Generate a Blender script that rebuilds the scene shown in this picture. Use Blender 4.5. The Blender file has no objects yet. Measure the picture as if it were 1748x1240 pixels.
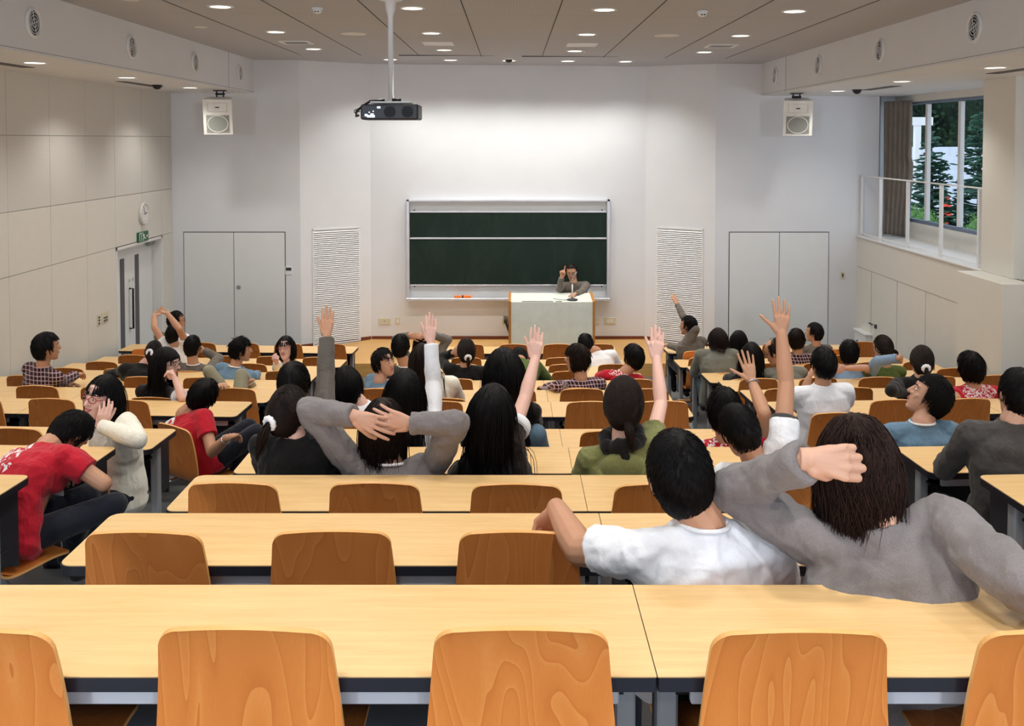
import bpy, math, random
import numpy as np
from mathutils import Vector, Matrix, noise
random.seed(7); np.random.seed(7)
SC = bpy.context.scene
COL = SC.collection
# ---------------------------------------------------------------- camera
F_PX, CX, CY = 1660.0, 874.0, 295.97          # focal length and principal point for a 1748 x 1240 frame
TILT = math.radians(2.0)
ZC = 3.65                                      # eye height over the lecture floor at the front
cam_d = bpy.data.cameras.new('camera'); cam = bpy.data.objects.new('camera', cam_d); COL.objects.link(cam)
cam_d.sensor_fit = 'HORIZONTAL'; cam_d.sensor_width = 36.0
cam_d.lens = F_PX / 1748.0 * 36.0
cam_d.shift_y = -(620 - CY) / 1748.0
cam_d.clip_start = 0.05; cam_d.clip_end = 300
cam.location = (0, 0, ZC); cam.rotation_euler = (math.radians(90) - TILT, 0, 0)
SC.camera = cam
# ---------------------------------------------------------------- world and exposure
SC.view_settings.view_transform = 'Standard'; SC.view_settings.look = 'None'
SC.view_settings.exposure = 0.0; SC.view_settings.gamma = 1.0; SC.view_settings.use_curve_mapping = False
w = bpy.data.worlds.new('overcast_sky'); SC.world = w; w.use_nodes = True
bg = w.node_tree.nodes['Background']; bg.inputs[0].default_value = (0.74, 0.86, 1.0, 1); bg.inputs[1].default_value = 1.6
# ---------------------------------------------------------------- downlights (built with their fittings further down)
Z_CEIL, Z_BULK = ZC + 1.27, ZC + 0.735
def ceil_z(x): return Z_CEIL - 0.008 * x
def bulk_z(x): return Z_BULK - 0.005 * x
DOWN_X = (-2.84, -0.97, 0.90, 2.75)
DOWN = [(x, y, 0) for y in (-1.3, 0.8, 2.95, 5.15, 7.35, 9.52, 11.75, 13.95) for x in DOWN_X]
DOWN += [(x, 15.72, 0) for x in (-1.96, -0.99, -0.05, 0.90, 1.83)]
DOWN += [(x, y, 1) for x in (-4.72, 4.78) for y in (0.5, 2.8, 5.1, 7.35, 9.65, 11.95, 14.3)]
DOWN_W, BULK_W = 31.0, 22.0
DOWN_COL = (1.0, 0.965, 0.90)
# unseen area lights added behind the camera, standing in for two rear strobes
for x in (-5.6, 5.6):
    d_ = bpy.data.lights.new('added_rear_light', 'AREA'); o_ = bpy.data.objects.new('added_rear_light', d_); COL.objects.link(o_)
    d_.shape = 'RECTANGLE'; d_.size = 1.1; d_.size_y = 1.6; d_.energy = 360; d_.color = (.82, .90, 1.0)
    o_.location = (x, -9.0, ZC + .25); o_.rotation_euler = (math.radians(90), 0, math.radians(-14 if x < 0 else 14))
def P(px, py, y):
    """world point on the ray through a frame position, at depth y"""
    u = (px - CX) / F_PX; v = (py - CY) / F_PX
    dy = math.cos(TILT) - v * math.sin(TILT); dz = -math.sin(TILT) - v * math.cos(TILT)
    t = y / dy
    return Vector((u * t, y, ZC + dz * t))
def RAY(px, py):
    u = (px - CX) / F_PX; v = (py - CY) / F_PX
    return Vector((u, math.cos(TILT) - v * math.sin(TILT), -math.sin(TILT) - v * math.cos(TILT)))
# ================================================================ materials
MATS = {}
class NT:
    def __init__(s, m):
        s.t = m.node_tree; s.n = s.t.nodes; s.b = s.n['Principled BSDF']
    def add(s, ty, **kw):
        n = s.n.new(ty)
        for k, v in kw.items(): setattr(n, k, v)
        return n
    def link(s, a, b): s.t.links.new(a, b)
    def tex(s, scale=(1, 1, 1), rnd=False, kind='Object'):
        tc = s.add('ShaderNodeTexCoord'); mp = s.add('ShaderNodeMapping'); mp.inputs['Scale'].default_value = scale
        s.link(tc.outputs[kind], mp.inputs['Vector'])
        if rnd:
            oi = s.add('ShaderNodeObjectInfo'); cx = s.add('ShaderNodeCombineXYZ'); mu = s.add('ShaderNodeMath', operation='MULTIPLY'); mu.inputs[1].default_value = 37.0
            s.link(oi.outputs['Random'], mu.inputs[0])
            for i in range(3): s.link(mu.outputs[0], cx.inputs[i])
            s.link(cx.outputs[0], mp.inputs['Location'])
        return mp.outputs[0]
    def noise(s, vec, scale, detail=4, rough=.55, dist=0):
        n = s.add('ShaderNodeTexNoise'); n.inputs['Scale'].default_value = scale; n.inputs['Detail'].default_value = detail
        n.inputs['Roughness'].default_value = rough; n.inputs['Distortion'].default_value = dist
        s.link(vec, n.inputs['Vector']); return n.outputs[0]
    def ramp(s, fac, stops, interp='LINEAR'):
        r = s.add('ShaderNodeValToRGB'); r.color_ramp.interpolation = interp
        e = r.color_ramp.elements
        while len(e) < len(stops): e.new(0.5)
        for i, (p, c) in enumerate(stops): e[i].position = p; e[i].color = (*c, 1)
        s.link(fac, r.inputs[0]); return r.outputs[0]
    def math(s, op, a, b=None, c=None):
        n = s.add('ShaderNodeMath', operation=op)
        for i, v in enumerate((a, b, c)):
            if v is None: continue
            if isinstance(v, (int, float)): n.inputs[i].default_value = v
            else: s.link(v, n.inputs[i])
        return n.outputs[0]
    def mix(s, fac, a, b):
        n = s.add('ShaderNodeMix', data_type='RGBA')
        for i, v in ((0, fac), (6, a), (7, b)):
            if isinstance(v, (int, float)): n.inputs[i].default_value = v
            elif isinstance(v, tuple): n.inputs[i].default_value = (*v, 1)
            else: s.link(v, n.inputs[i])
        return n.outputs[2]
    def bump(s, h, strength=.3, dist=.01):
        b = s.add('ShaderNodeBump'); b.inputs['Strength'].default_value = strength; b.inputs['Distance'].default_value = dist
        s.link(h, b.inputs['Height']); s.link(b.outputs[0], s.b.inputs['Normal'])
    def sep(s, v):
        n = s.add('ShaderNodeSeparateXYZ'); s.link(v, n.inputs[0]); return n.outputs
    def col(s, v): s.link(v, s.b.inputs['Base Color'])
def srgb(r, g, b):
    f = lambda c: (c / 255 / 12.92) if c / 255 <= .04045 else ((c / 255 + .055) / 1.055) ** 2.4
    return (f(r), f(g), f(b))
def mat(name, color, rough=.5, metal=0, spec=.5, sheen=0, coat=0):
    m = bpy.data.materials.new(name); m.use_nodes = True; n = NT(m); b = n.b
    b.inputs['Base Color'].default_value = (*color, 1); b.inputs['Roughness'].default_value = rough
    b.inputs['Metallic'].default_value = metal; b.inputs['Specular IOR Level'].default_value = spec
    b.inputs['Sheen Weight'].default_value = sheen; b.inputs['Coat Weight'].default_value = coat
    MATS[name] = m; return n
def plain(name, color, rough=.5, metal=0, spec=.5, var=.06, scale=6, bump=0, bscale=200, **k):
    """a plain coloured surface with a little procedural unevenness"""
    n = mat(name, color, rough, metal, spec, **k); v = n.tex()
    f = n.noise(v, scale, 3)
    lo = tuple(max(0, c * (1 - var)) for c in color); hi = tuple(min(1, c * (1 + var)) for c in color)
    n.col(n.ramp(f, [(.3, lo), (.7, hi)]))
    if bump: n.bump(n.noise(v, bscale, 2), bump, .002)
    return n
plain('white_wall', srgb(226, 228, 232), .55, var=.015, scale=2)
plain('white_paint', srgb(232, 232, 232), .4, var=.01)
plain('cabinet_white', srgb(228, 231, 231), .45, var=.012)
plain('column_paint', srgb(222, 220, 212), .5, var=.012)
plain('seam_dark', srgb(40, 40, 42), .7)
plain('slot_grey', srgb(92, 92, 98), .7)
plain('black_plastic', srgb(18, 18, 20), .35)
plain('black_matte', srgb(10, 10, 11), .8)
plain('navy_edge', srgb(22, 23, 34), .4)
plain('aluminium', srgb(206, 207, 214), .32, .35)
plain('joint_grey', srgb(150, 147, 142), .7)
plain('grey_metal', srgb(150, 153, 156), .4, .1)
plain('dark_metal', srgb(52, 52, 58), .45, .4)
plain('chrome', srgb(215, 215, 220), .15, 1)
plain('grille_grey', srgb(146, 148, 142), .7, bump=.6, bscale=400)
plain('speaker_white', srgb(236, 234, 228), .4)
plain('orange_plastic', srgb(255, 128, 40), .45)
plain('baseboard_brown', srgb(120, 62, 36), .45)
plain('lectern_panel', srgb(224, 231, 222), .4)
plain('lectern_oak', srgb(186, 128, 62), .4, var=.1, scale=9)
plain('projector_body', srgb(30, 31, 42), .4)
plain('curtain_cloth', srgb(132, 124, 116), .8, var=.1)
plain('frame_blue_grey', srgb(120, 134, 156), .4, .3)
plain('plate_cream', srgb(214, 208, 182), .4)
plain('red_cloth_far', srgb(235, 80, 60), .8)
plain('sign_green', srgb(14, 98, 62), .4)
plain('sign_white', srgb(238, 244, 236), .4)
plain('outdoor_wall', srgb(214, 222, 234), .8)
plain('bark', srgb(70, 58, 46), .9)
plain('paving', srgb(180, 180, 178), .9)
plain('phone_dark', srgb(44, 46, 48), .4)
n = mat('lamp_diffuser', (1, .95, .85), .5); n.b.inputs['Emission Color'].default_value = (1, .95, .84, 1); n.b.inputs['Emission Strength'].default_value = 3.2
n = mat('window_glass', (1, 1, 1), .02); n.b.inputs['Transmission Weight'].default_value = 1; n.b.inputs['IOR'].default_value = 1.01
# left wall acoustic panels: grooves every metre, fine slots in the upper panels (geometry holds the joints)
n = mat('acoustic_panel', srgb(222, 216, 200), .55); v = n.tex()
w_ = n.add('ShaderNodeTexWave', wave_type='BANDS', bands_direction='Z'); n.link(v, w_.inputs['Vector']); w_.inputs['Scale'].default_value = 14.0
slot = n.ramp(w_.outputs['Fac'], [(.0, (.0, .0, .0)), (.12, (0, 0, 0)), (.2, (1, 1, 1))])
n.col(n.mix(slot, srgb(203, 201, 195), srgb(216, 214, 208))); n.bump(slot, .08, .002)
# ceiling: beige micro-ribbed panels
n = mat('ceiling_panel', srgb(188, 190, 197), .75); v = n.tex()
w_ = n.add('ShaderNodeTexWave', wave_type='BANDS', bands_direction='X'); n.link(v, w_.inputs['Vector']); w_.inputs['Scale'].default_value = 11.0
n.col(n.mix(n.math('MULTIPLY', w_.outputs['Fac'], .35), srgb(186, 188, 195), srgb(164, 165, 171)))
# floor: grey vinyl
n = mat('grey_vinyl', srgb(96, 98, 100), .4); v = n.tex()
n.col(n.ramp(n.noise(v, 3, 6), [(.3, srgb(84, 86, 88)), (.7, srgb(108, 110, 112))]))
# maple laminate desk tops
def wood(name, dark, mid, light, rough, sc=(1.2, 16, 16), rnd=True, spec=.5):
    n = mat(name, mid, rough, spec=spec); v = n.tex(sc, rnd)
    a = n.noise(v, 2.2, 6, .6, .6); b = n.noise(v, 12, 3)
    f = n.math('ADD', n.math('MULTIPLY', a, .75), n.math('MULTIPLY', b, .25))
    n.col(n.ramp(f, [(.3, dark), (.5, mid), (.7, light)])); return n
wood('maple_top', srgb(222, 181, 122), srgb(232, 193, 135), srgb(239, 204, 148), .34)
wood('stage_floor', srgb(196, 148, 84), srgb(212, 164, 98), srgb(224, 180, 114), .4)
# beech plywood shells with cathedral figure, different on every chair
n = mat('beech_ply', srgb(190, 110, 48), .38, spec=.45); v = n.tex((6, 2, 1.0), True)
a = n.noise(v, .9, 2, .45, .35)
rings = n.math('FRACT', n.math('MULTIPLY', a, 14.0))
r1 = n.ramp(rings, [(0, srgb(197, 114, 50)), (.15, srgb(208, 125, 57)), (.8, srgb(214, 132, 63)), (1, srgb(221, 143, 74))])
fine = n.noise(n.tex((60, 60, 5), True), 4, 3)
c2 = n.mix(n.math('MULTIPLY', fine, .45), r1, srgb(188, 107, 46))
n.col(c2)
plain('ply_edge', srgb(224, 166, 98), .45)
# chalkboard
n = mat('chalkboard_green', srgb(16, 38, 30), .6, spec=.3); v = n.tex((2.2, 1, .8))
dust = n.ramp(n.noise(v, 2.0, 5, .6, .8), [(.45, (0, 0, 0)), (.75, (1, 1, 1))])
n.col(n.mix(n.math('MULTIPLY', dust, .13), srgb(15, 36, 28), srgb(70, 88, 78)))
# foliage
n = mat('conifer_green', srgb(52, 92, 70), .8); v = n.tex(); n.col(n.ramp(n.noise(v, 5, 3), [(.3, srgb(30, 62, 54)), (.7, srgb(72, 116, 92))]))
n = mat('hedge_green', srgb(78, 132, 62), .8); v = n.tex(); n.col(n.ramp(n.noise(v, 9, 3), [(.3, srgb(40, 84, 44)), (.7, srgb(120, 170, 84))]))
n = mat('forest_green', srgb(46, 70, 46), .85); v = n.tex(); n.col(n.ramp(n.noise(v, 1.4, 5), [(.35, srgb(12, 24, 20)), (.6, srgb(34, 60, 38)), (.78, srgb(84, 118, 62))]))
# --- people
def cloth(name, c, var=.12, scale=90, rough=.85, weave=.6, sheen=.15):
    n = mat(name, c, rough, spec=.25, sheen=sheen); v = n.tex()
    f = n.math('ADD', n.math('MULTIPLY', n.noise(v, scale, 2), .7), n.math('MULTIPLY', n.noise(v, 9, 3), .3))
    lo = tuple(x * (1 - var) for x in c); hi = tuple(min(1, x * (1 + var)) for x in c)
    n.col(n.ramp(f, [(.3, lo), (.7, hi)]))
    fold = n.noise(n.tex((1, 1, .55)), 11, 3, .5, .9)
    n.bump(n.math('ADD', n.math('MULTIPLY', fold, 1.0), n.math('MULTIPLY', n.noise(v, scale * 2, 2), .05)), weave, .03)
    return n
cloth('cloth_white', srgb(238, 240, 246), .03, weave=.28)
cloth('cloth_cream_knit', srgb(240, 236, 222), .06, 60, weave=.4)
cloth('cloth_grey_fleece', srgb(128, 122, 122), .28, 420)
cloth('cloth_grey', srgb(112, 108, 104), .14, 110)
cloth('cloth_grey_brown', srgb(96, 90, 84), .14, 110)
cloth('cloth_grey_green', srgb(120, 120, 110), .12)
cloth('cloth_taupe', srgb(106, 98, 90), .12)
cloth('cloth_charcoal', srgb(70, 66, 64), .15)
cloth('cloth_black', srgb(14, 13, 14), .2)
cloth('cloth_brown_black', srgb(34, 24, 22), .15)
cloth('cloth_green', srgb(128, 130, 80), .14)
cloth('cloth_moss', srgb(84, 100, 44), .14)
cloth('cloth_blue', srgb(104, 134, 158), .16, 120)
cloth('cloth_blue_light', srgb(132, 160, 190), .12, 120)
cloth('cloth_jeans', srgb(52, 66, 88), .25, 150)
cloth('cloth_jeans_light', srgb(92, 118, 138), .2, 150)
cloth('cloth_dark_jeans', srgb(24, 27, 38), .25, 150)
cloth('cloth_khaki', srgb(142, 138, 116), .12)
cloth('cloth_shoe', srgb(30, 28, 28), .2)
cloth('cloth_collar', srgb(236, 236, 238), .03)
def red_print(name, cx, cz, rx, rz, scale, th, back=True):
    """red T-shirt with a white block print on the back, inside an ellipse of the person's own space"""
    c = srgb(188, 24, 44); n = cloth(name, c, .1); v = n.tex(); x, y, z = n.sep(v)
    e = n.math('ADD', n.math('POWER', n.math('DIVIDE', n.math('SUBTRACT', x, cx), rx), 2.0), n.math('POWER', n.math('DIVIDE', n.math('SUBTRACT', z, cz), rz), 2.0))
    inside = n.math('LESS_THAN', e, 1.0)
    if back: inside = n.math('MULTIPLY', inside, n.math('LESS_THAN', y, .02))
    pat = n.math('GREATER_THAN', n.noise(n.tex((1, .3, 1.4)), scale, 2, .5, 1.0), th)
    base = n.b.inputs['Base Color'].links[0].from_socket
    n.col(n.mix(n.math('MULTIPLY', inside, pat), base, srgb(236, 226, 228)))
def plaid(name, base, dark, line, s=1.0):
    n = cloth(name, base, .05); v = n.tex(); x, y, z = n.sep(v)
    def stripe(c, per, wid, off=0):
        f = n.math('FRACT', n.math('ADD', n.math('DIVIDE', c, per * s), off)); return n.math('LESS_THAN', f, wid)
    u = n.math('ADD', x, n.math('MULTIPLY', y, .5))
    d = n.math('ADD', n.math('MULTIPLY', stripe(u, .05, .5), .5), n.math('MULTIPLY', stripe(z, .05, .5), .5))
    c1 = n.mix(d, base, dark)
    l = n.math('MAXIMUM', stripe(u, .05, .14, .33), stripe(z, .05, .14, .33))
    n.col(n.mix(n.math('MULTIPLY', l, .75), c1, line))
plaid('cloth_plaid', srgb(104, 34, 46), srgb(40, 18, 30), srgb(222, 212, 216), .68)
plaid('cloth_plaid_dark', srgb(98, 34, 48), srgb(34, 16, 26), srgb(210, 202, 204), .72)
def skin(name, c, red):
    n = mat(name, c, .5, spec=.35); v = n.tex()
    n.col(n.ramp(n.noise(v, 14, 4), [(.3, tuple(a * .9 + b * .1 for a, b in zip(c, red))), (.7, c)]))
    n.bump(n.noise(v, 160, 3), .12, .002)
    n.b.inputs['Subsurface Weight'].default_value = .0
skin('skin_tan', srgb(194, 146, 116), srgb(180, 90, 70))
skin('skin_mid', srgb(206, 162, 138), srgb(200, 110, 90))
skin('skin_fair', srgb(226, 184, 168), srgb(226, 140, 126))
def hairm(name, c, hi):
    n = mat(name, c, .48, spec=.16); v = n.tex((60, 60, 6)); f = n.noise(v, 3, 4)
    n.col(n.ramp(f, [(.3, c), (.75, hi)])); n.bump(f, .25, .004)
hairm('hair_black', srgb(9, 7, 8), srgb(17, 14, 14))
hairm('hair_dark_brown', srgb(20, 13, 11), srgb(38, 25, 21))
hairm('hair_brown', srgb(28, 17, 14), srgb(54, 34, 28))
plain('eye_white', srgb(226, 220, 214), .3)
plain('iris_dark', srgb(24, 16, 14), .2)
plain('lip', srgb(176, 92, 84), .45)
plain('teeth', srgb(236, 230, 222), .35)
plain('glasses_red', srgb(150, 26, 40), .3)
plain('glasses_black', srgb(20, 18, 20), .3)
plain('silver', srgb(200, 200, 204), .25, .9)
M = MATS
# ================================================================ mesh helpers
class MB:
    def __init__(s): s.v = []; s.f = []
    def add(s, vs, fs, mx=None):
        o = len(s.v)
        s.v += [tuple(mx @ Vector(p)) for p in vs] if mx is not None else [tuple(p) for p in vs]
        s.f += [tuple(i + o for i in q) for q in fs]; return s
    def box(s, x0, x1, y0, y1, z0, z1, mx=None):
        vs = [(x, y, z) for z in (z0, z1) for y in (y0, y1) for x in (x0, x1)]
        return s.add(vs, [(0, 2, 3, 1), (4, 5, 7, 6), (0, 1, 5, 4), (2, 6, 7, 3), (0, 4, 6, 2), (1, 3, 7, 5)], mx)
    def bbox(s, x0, x1, y0, y1, z0, z1, r=.006, mx=None):
        """box with chamfered edges"""
        vs = []; idx = {}
        for i, x in enumerate((x0, x1)):
            for j, y in enumerate((y0, y1)):
                for k, z in enumerate((z0, z1)):
                    sx, sy, sz = (r, -r)[i], (r, -r)[j], (r, -r)[k]
                    for a, p in enumerate(((x, y + sy, z + sz), (x + sx, y, z + sz), (x + sx, y + sy, z))):
                        idx[i, j, k, a] = len(vs); vs.append(p)
        fs = []
        g = lambda i, j, k, a: idx[i, j, k, a]
        for i in (0, 1):
            fs.append((g(i,0,0,0), g(i,1,0,0), g(i,1,1,0), g(i,0,1,0))); fs.append((g(0,i,0,1), g(1,i,0,1), g(1,i,1,1), g(0,i,1,1))); fs.append((g(0,0,i,2), g(1,0,i,2), g(1,1,i,2), g(0,1,i,2)))
            for j in (0, 1):
                fs.append((g(i,j,0,0), g(i,j,1,0), g(i,j,1,1), g(i,j,0,1))); fs.append((g(i,0,j,0), g(i,1,j,0), g(i,1,j,2), g(i,0,j,2))); fs.append((g(0,i,j,1), g(1,i,j,1), g(1,i,j,2), g(0,i,j,2)))
                for k in (0, 1): fs.append((g(i,j,k,0), g(i,j,k,1), g(i,j,k,2)))
        return s.add(vs, fs, mx)
    def rings(s, rings, caps=True, closed=False):
        n = len(rings[0]); vs = [p for r in rings for p in r]; fs = []; m = len(rings)
        for i in range(m if closed else m - 1):
            a, b = i * n, ((i + 1) % m) * n
            for j in range(n):
                k = (j + 1) % n; fs.append((a + j, a + k, b + k, b + j))
        if caps and not closed: fs += [tuple(range(n - 1, -1, -1)), tuple((m - 1) * n + j for j in range(n))]
        return s.add(vs, fs)
    def tube(s, pts, r, n=8, caps=True, closed=False):
        pts = [Vector(p) for p in pts]; m = len(pts); rs = r if isinstance(r, (list, tuple)) else [r] * m
        rings = []; up = None
        for i, p in enumerate(pts):
            if closed: t = pts[(i + 1) % m] - pts[i - 1]
            else: t = pts[min(i + 1, m - 1)] - pts[max(i - 1, 0)]
            t = t.normalized() if t.length > 1e-9 else Vector((0, 0, 1))
            if up is None: up = Vector((0, 0, 1)) if abs(t.z) < .9 else Vector((1, 0, 0))
            a = (up - t * up.dot(t)); a = a.normalized() if a.length > 1e-6 else t.orthogonal().normalized()
            b = t.cross(a); up = a
            rings.append([p + (a * math.cos(q) + b * math.sin(q)) * rs[i] for q in [2 * math.pi * k / n for k in range(n)]])
        return s.rings(rings, caps, closed)
    def capsule(s, a, b, ra, rb, n=12, flat=None):
        """tapered limb with round ends"""
        a, b = Vector(a), Vector(b); d = b - a; L = d.length
        t = d.normalized() if L > 1e-6 else Vector((0, 0, 1)); pts = []; rs = []
        for k in (.12, .5, .85): pts.append(a - t * ra * math.sqrt(1 - k * k)); rs.append(ra * k)
        for k in (0, .25, .5, .75, 1): pts.append(a + d * k); rs.append(ra + (rb - ra) * k)
        for k in (.85, .5, .12): pts.append(b + t * rb * math.sqrt(1 - k * k)); rs.append(rb * k)
        return s.tube(pts, rs, n)
    def ell(s, c, r, n=16, m=10, mx=None):
        vs = []; fs = []
        for i in range(m + 1):
            th = math.pi * (i + .0) / m; th = min(max(th, .05), math.pi - .05)
            for j in range(n):
                q = 2 * math.pi * j / n; vs.append((c[0] + r[0] * math.sin(th) * math.cos(q), c[1] + r[1] * math.sin(th) * math.sin(q), c[2] + r[2] * math.cos(th)))
        for i in range(m):
            for j in range(n):
                k = (j + 1) % n; fs.append((i * n + j, (i + 1) * n + j, (i + 1) * n + k, i * n + k))
        fs += [tuple(range(n)), tuple(m * n + j for j in range(n - 1, -1, -1))]
        return s.add(vs, fs, mx)
    def lathe(s, prof, n=24, mx=None):
        vs = []; fs = []
        for r, z in prof:
            for j in range(n): q = 2 * math.pi * j / n; vs.append((r * math.cos(q), r * math.sin(q), z))
        for i in range(len(prof) - 1):
            for j in range(n): k = (j + 1) % n; fs.append((i * n + j, i * n + k, (i + 1) * n + k, (i + 1) * n + j))
        if prof[0][0] > 0: fs.append(tuple(range(n - 1, -1, -1)))
        if prof[-1][0] > 0: fs.append(tuple((len(prof) - 1) * n + j for j in range(n)))
        return s.add(vs, fs, mx)
    def prism(s, poly, z0, z1, mx=None):
        n = len(poly); vs = [(x, y, z0) for x, y in poly] + [(x, y, z1) for x, y in poly]
        fs = [tuple(range(n - 1, -1, -1)), tuple(range(n, 2 * n))] + [(i, (i + 1) % n, (i + 1) % n + n, i + n) for i in range(n)]
        return s.add(vs, fs, mx)
    def mesh(s, name, m, smooth=False):
        me = bpy.data.meshes.new(name); me.from_pydata(s.v, [], s.f); me.materials.append(M[m] if isinstance(m, str) else m)
        me.update()
        if smooth: me.polygons.foreach_set('use_smooth', [True] * len(me.polygons))
        return me
def link(name, me, parent=None):
    o = bpy.data.objects.new(name, me); COL.objects.link(o)
    if parent is not None: o.parent = parent
    return o
def part(name, mb, m, parent, smooth=False, label=None):
    o = link(name, mb.mesh(name, m, smooth), parent)
    if label: o['label'] = label
    return o
def tag(o, label, cat, group=None):
    o['label'] = label; o['category'] = cat
    if group: o['group'] = group
    return o
def thing(name, label, cat, loc=(0, 0, 0), rotz=0, group=None):
    o = bpy.data.objects.new(name, None); COL.objects.link(o); o.location = loc; o.rotation_euler = (0, 0, rotz); o.empty_display_size = .1
    return tag(o, label, cat, group)
def solid(name, mb, m, label, cat, loc=(0, 0, 0), rot=(0, 0, 0), group=None, smooth=False):
    o = link(name, mb.mesh(name, m, smooth)); o.location = loc; o.rotation_euler = rot
    return tag(o, label, cat, group)
def struct(name, mb, m, parent=None, loc=(0, 0, 0), rot=(0, 0, 0), smooth=False):
    o = link(name, mb.mesh(name, m, smooth), parent); o.location = loc; o.rotation_euler = rot
    if parent is None: o['kind'] = 'structure'
    return o
def dup(root, loc, rotz, label, group=None):
    """copy of a thing with copies of its parts and sub-parts"""
    r = root.copy(); COL.objects.link(r); r.location = loc; r.rotation_euler = (0, 0, rotz); r['label'] = label
    if group: r['group'] = group
    for ch in list(root.children):
        c = ch.copy(); COL.objects.link(c); c.parent = r
        for g in list(ch.children):
            d = g.copy(); COL.objects.link(d); d.parent = c
    return r
def Rz(a): return Matrix.Rotation(a, 4, 'Z')
def T(x, y, z): return Matrix.Translation((x, y, z))
ORD = ['zeroth', 'first', 'second', 'third', 'fourth', 'fifth', 'sixth', 'seventh', 'eighth', 'ninth', 'tenth', 'eleventh', 'twelfth']
# ================================================================ rows and floor
NEAR = [None, 2.12, 3.13, 4.10, 5.10, 6.10, 7.65, 8.60, 9.55, 10.45, 11.35, 12.30, 13.25]   # near edge of the desks, row 1 = nearest
FAR_PX = [None, 998, 876, 811, 763, 732.5, 686, 666, 649.6, 637, 625.6, 614, 592]
DD = .45                                                                   # desk depth
DESKZ = [None] + [P(874, FAR_PX[k], NEAR[k] + DD).z for k in range(1, 13)]
DESKH = .72
base = DESKZ[12] - DESKH
FLOORZ = [None] + [z - DESKH for z in DESKZ[1:]]
FRONT_Z = FLOORZ[12]
STAGE_Z = FRONT_Z + .21
YS, YC = 16.0, 16.7                       # side and centre parts of the front wall
XL, XR = -5.6, 5.7                        # left wall, low right wall
mb = MB()
edges = [-3.0, NEAR[1] - .62] + [NEAR[k] + DD + .01 for k in range(1, 12)] + [YC]
for k in range(12):
    z = FLOORZ[1] + .19 if k == 0 else FLOORZ[k]
    mb.box(-6.0, 6.6, edges[k], edges[k + 1], FRONT_Z - .3, z)
mb.box(-6.0, 6.6, edges[12], YC + .1, FRONT_Z - .3, FRONT_Z)
struct('floor', mb, 'grey_vinyl')
# stage platform
mb = MB(); poly = [(-3.0, 14.85), (2.95, 14.85), (2.95, 16.1), (2.28, YC - .02), (-2.42, YC - .02), (-3.05, 16.1)]
mb.prism(poly, FRONT_Z + .001, STAGE_Z)
solid('stage_platform', mb, 'stage_floor', 'low maple stage platform under the lectern and green chalkboard', 'stage')
# ================================================================ shell
mb = MB()
nx = 2; pts = [(-6.2, ceil_z(-6.2)), (6.9, ceil_z(6.9))]
mb.add([(-6.2, -3, ceil_z(-6.2)), (6.9, -3, ceil_z(6.9)), (6.9, 17, ceil_z(6.9)), (-6.2, 17, ceil_z(-6.2)),
        (-6.2, -3, ceil_z(-6.2) + .2), (6.9, -3, ceil_z(6.9) + .2), (6.9, 17, ceil_z(6.9) + .2), (-6.2, 17, ceil_z(-6.2) + .2)],
       [(0, 3, 2, 1), (4, 5, 6, 7), (0, 1, 5, 4), (1, 2, 6, 5), (2, 3, 7, 6), (3, 0, 4, 7)])
ceiling = struct('ceiling', mb, 'ceiling_panel')
mb = MB()
for x in (-3.25, -2.32, -1.42, -.47, .46, 1.40, 2.35, 3.28):
    mb.box(x - .005, x + .005, -3, 15.0, ceil_z(x) - .003, ceil_z(x) + .01)
for y in (-1, 1.2, 3.4, 5.6, 7.8, 10.0, 12.3, 14.6):
    mb.add([(-4.2, y - .002, ceil_z(-4.2) - .0015), (4.1, y - .002, ceil_z(4.1) - .0015), (4.1, y + .002, ceil_z(4.1) - .0015), (-4.2, y + .002, ceil_z(-4.2) - .0015)], [(0, 1, 2, 3)])
struct('ceiling_joint', mb, 'seam_dark', ceiling)
def wall_quad(x0, y0, x1, y1, z0, z1, t=.2):
    """upright wall slab, its room face on the given line, its body behind it"""
    d = Vector((x1 - x0, y1 - y0)).normalized(); nrm = Vector((-d.y, d.x)) * t
    return MB().prism([(x0, y0), (x1, y1), (x1 + nrm.x, y1 + nrm.y), (x0 + nrm.x, y0 + nrm.y)], z0, z1)
ZT = Z_CEIL + .1
struct('wall_front', wall_quad(-2.43, YC, 2.30, YC, FRONT_Z - .2, ZT), 'white_wall')
struct('wall_front_left', wall_quad(-6.0, YS, -3.49, YS, FRONT_Z - .2, ZT, .9), 'white_wall')
struct('wall_front_right', wall_quad(3.35, YS, 6.05, YS, FRONT_Z - .2, ZT, .9), 'white_wall')
struct('wall_front_angled_left', wall_quad(-3.49, YS, -2.43, YC, FRONT_Z - .2, ZT), 'white_wall')
struct('wall_front_angled_right', wall_quad(2.30, YC, 3.35, YS, FRONT_Z - .2, ZT), 'white_wall')
# left wall: joined acoustic panels over a dark backing, with the door opening left out
up, lo = MB(), MB()
ys = [-3] + [round(10.78 - k, 2) for k in range(10, 0, -1)] + [10.78, 11.78, 12.77, 13.70, 14.70, 15.52, YS]
zs = [FRONT_Z, ZC - 1.53, ZC - .81, ZC + .045, ZC + .80]
g = .0035
for i in range(len(ys) - 1):
    for j in range(4):
        y0, y1, z0, z1 = ys[i] + g, ys[i + 1] - g, zs[j] + g, zs[j + 1] - g
        if j == 0 and 13.6 < ys[i] < 15.5: continue
        (up if j >= 2 else lo).box(XL - .03, XL, y0, y1, z0, z1)
wl = struct('wall_left', MB().box(XL - .3, XL - .012, -3, 13.70, FRONT_Z - .2, ZT).box(XL - .3, XL - .012, 15.52, YS, FRONT_Z - .2, ZT).box(XL - .3, XL - .012, 13.70, 15.52, ZC - 1.53, ZT).box(XL - .4, XL - .3, 13.5, 15.7, FRONT_Z - .2, ZT), 'joint_grey')
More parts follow.
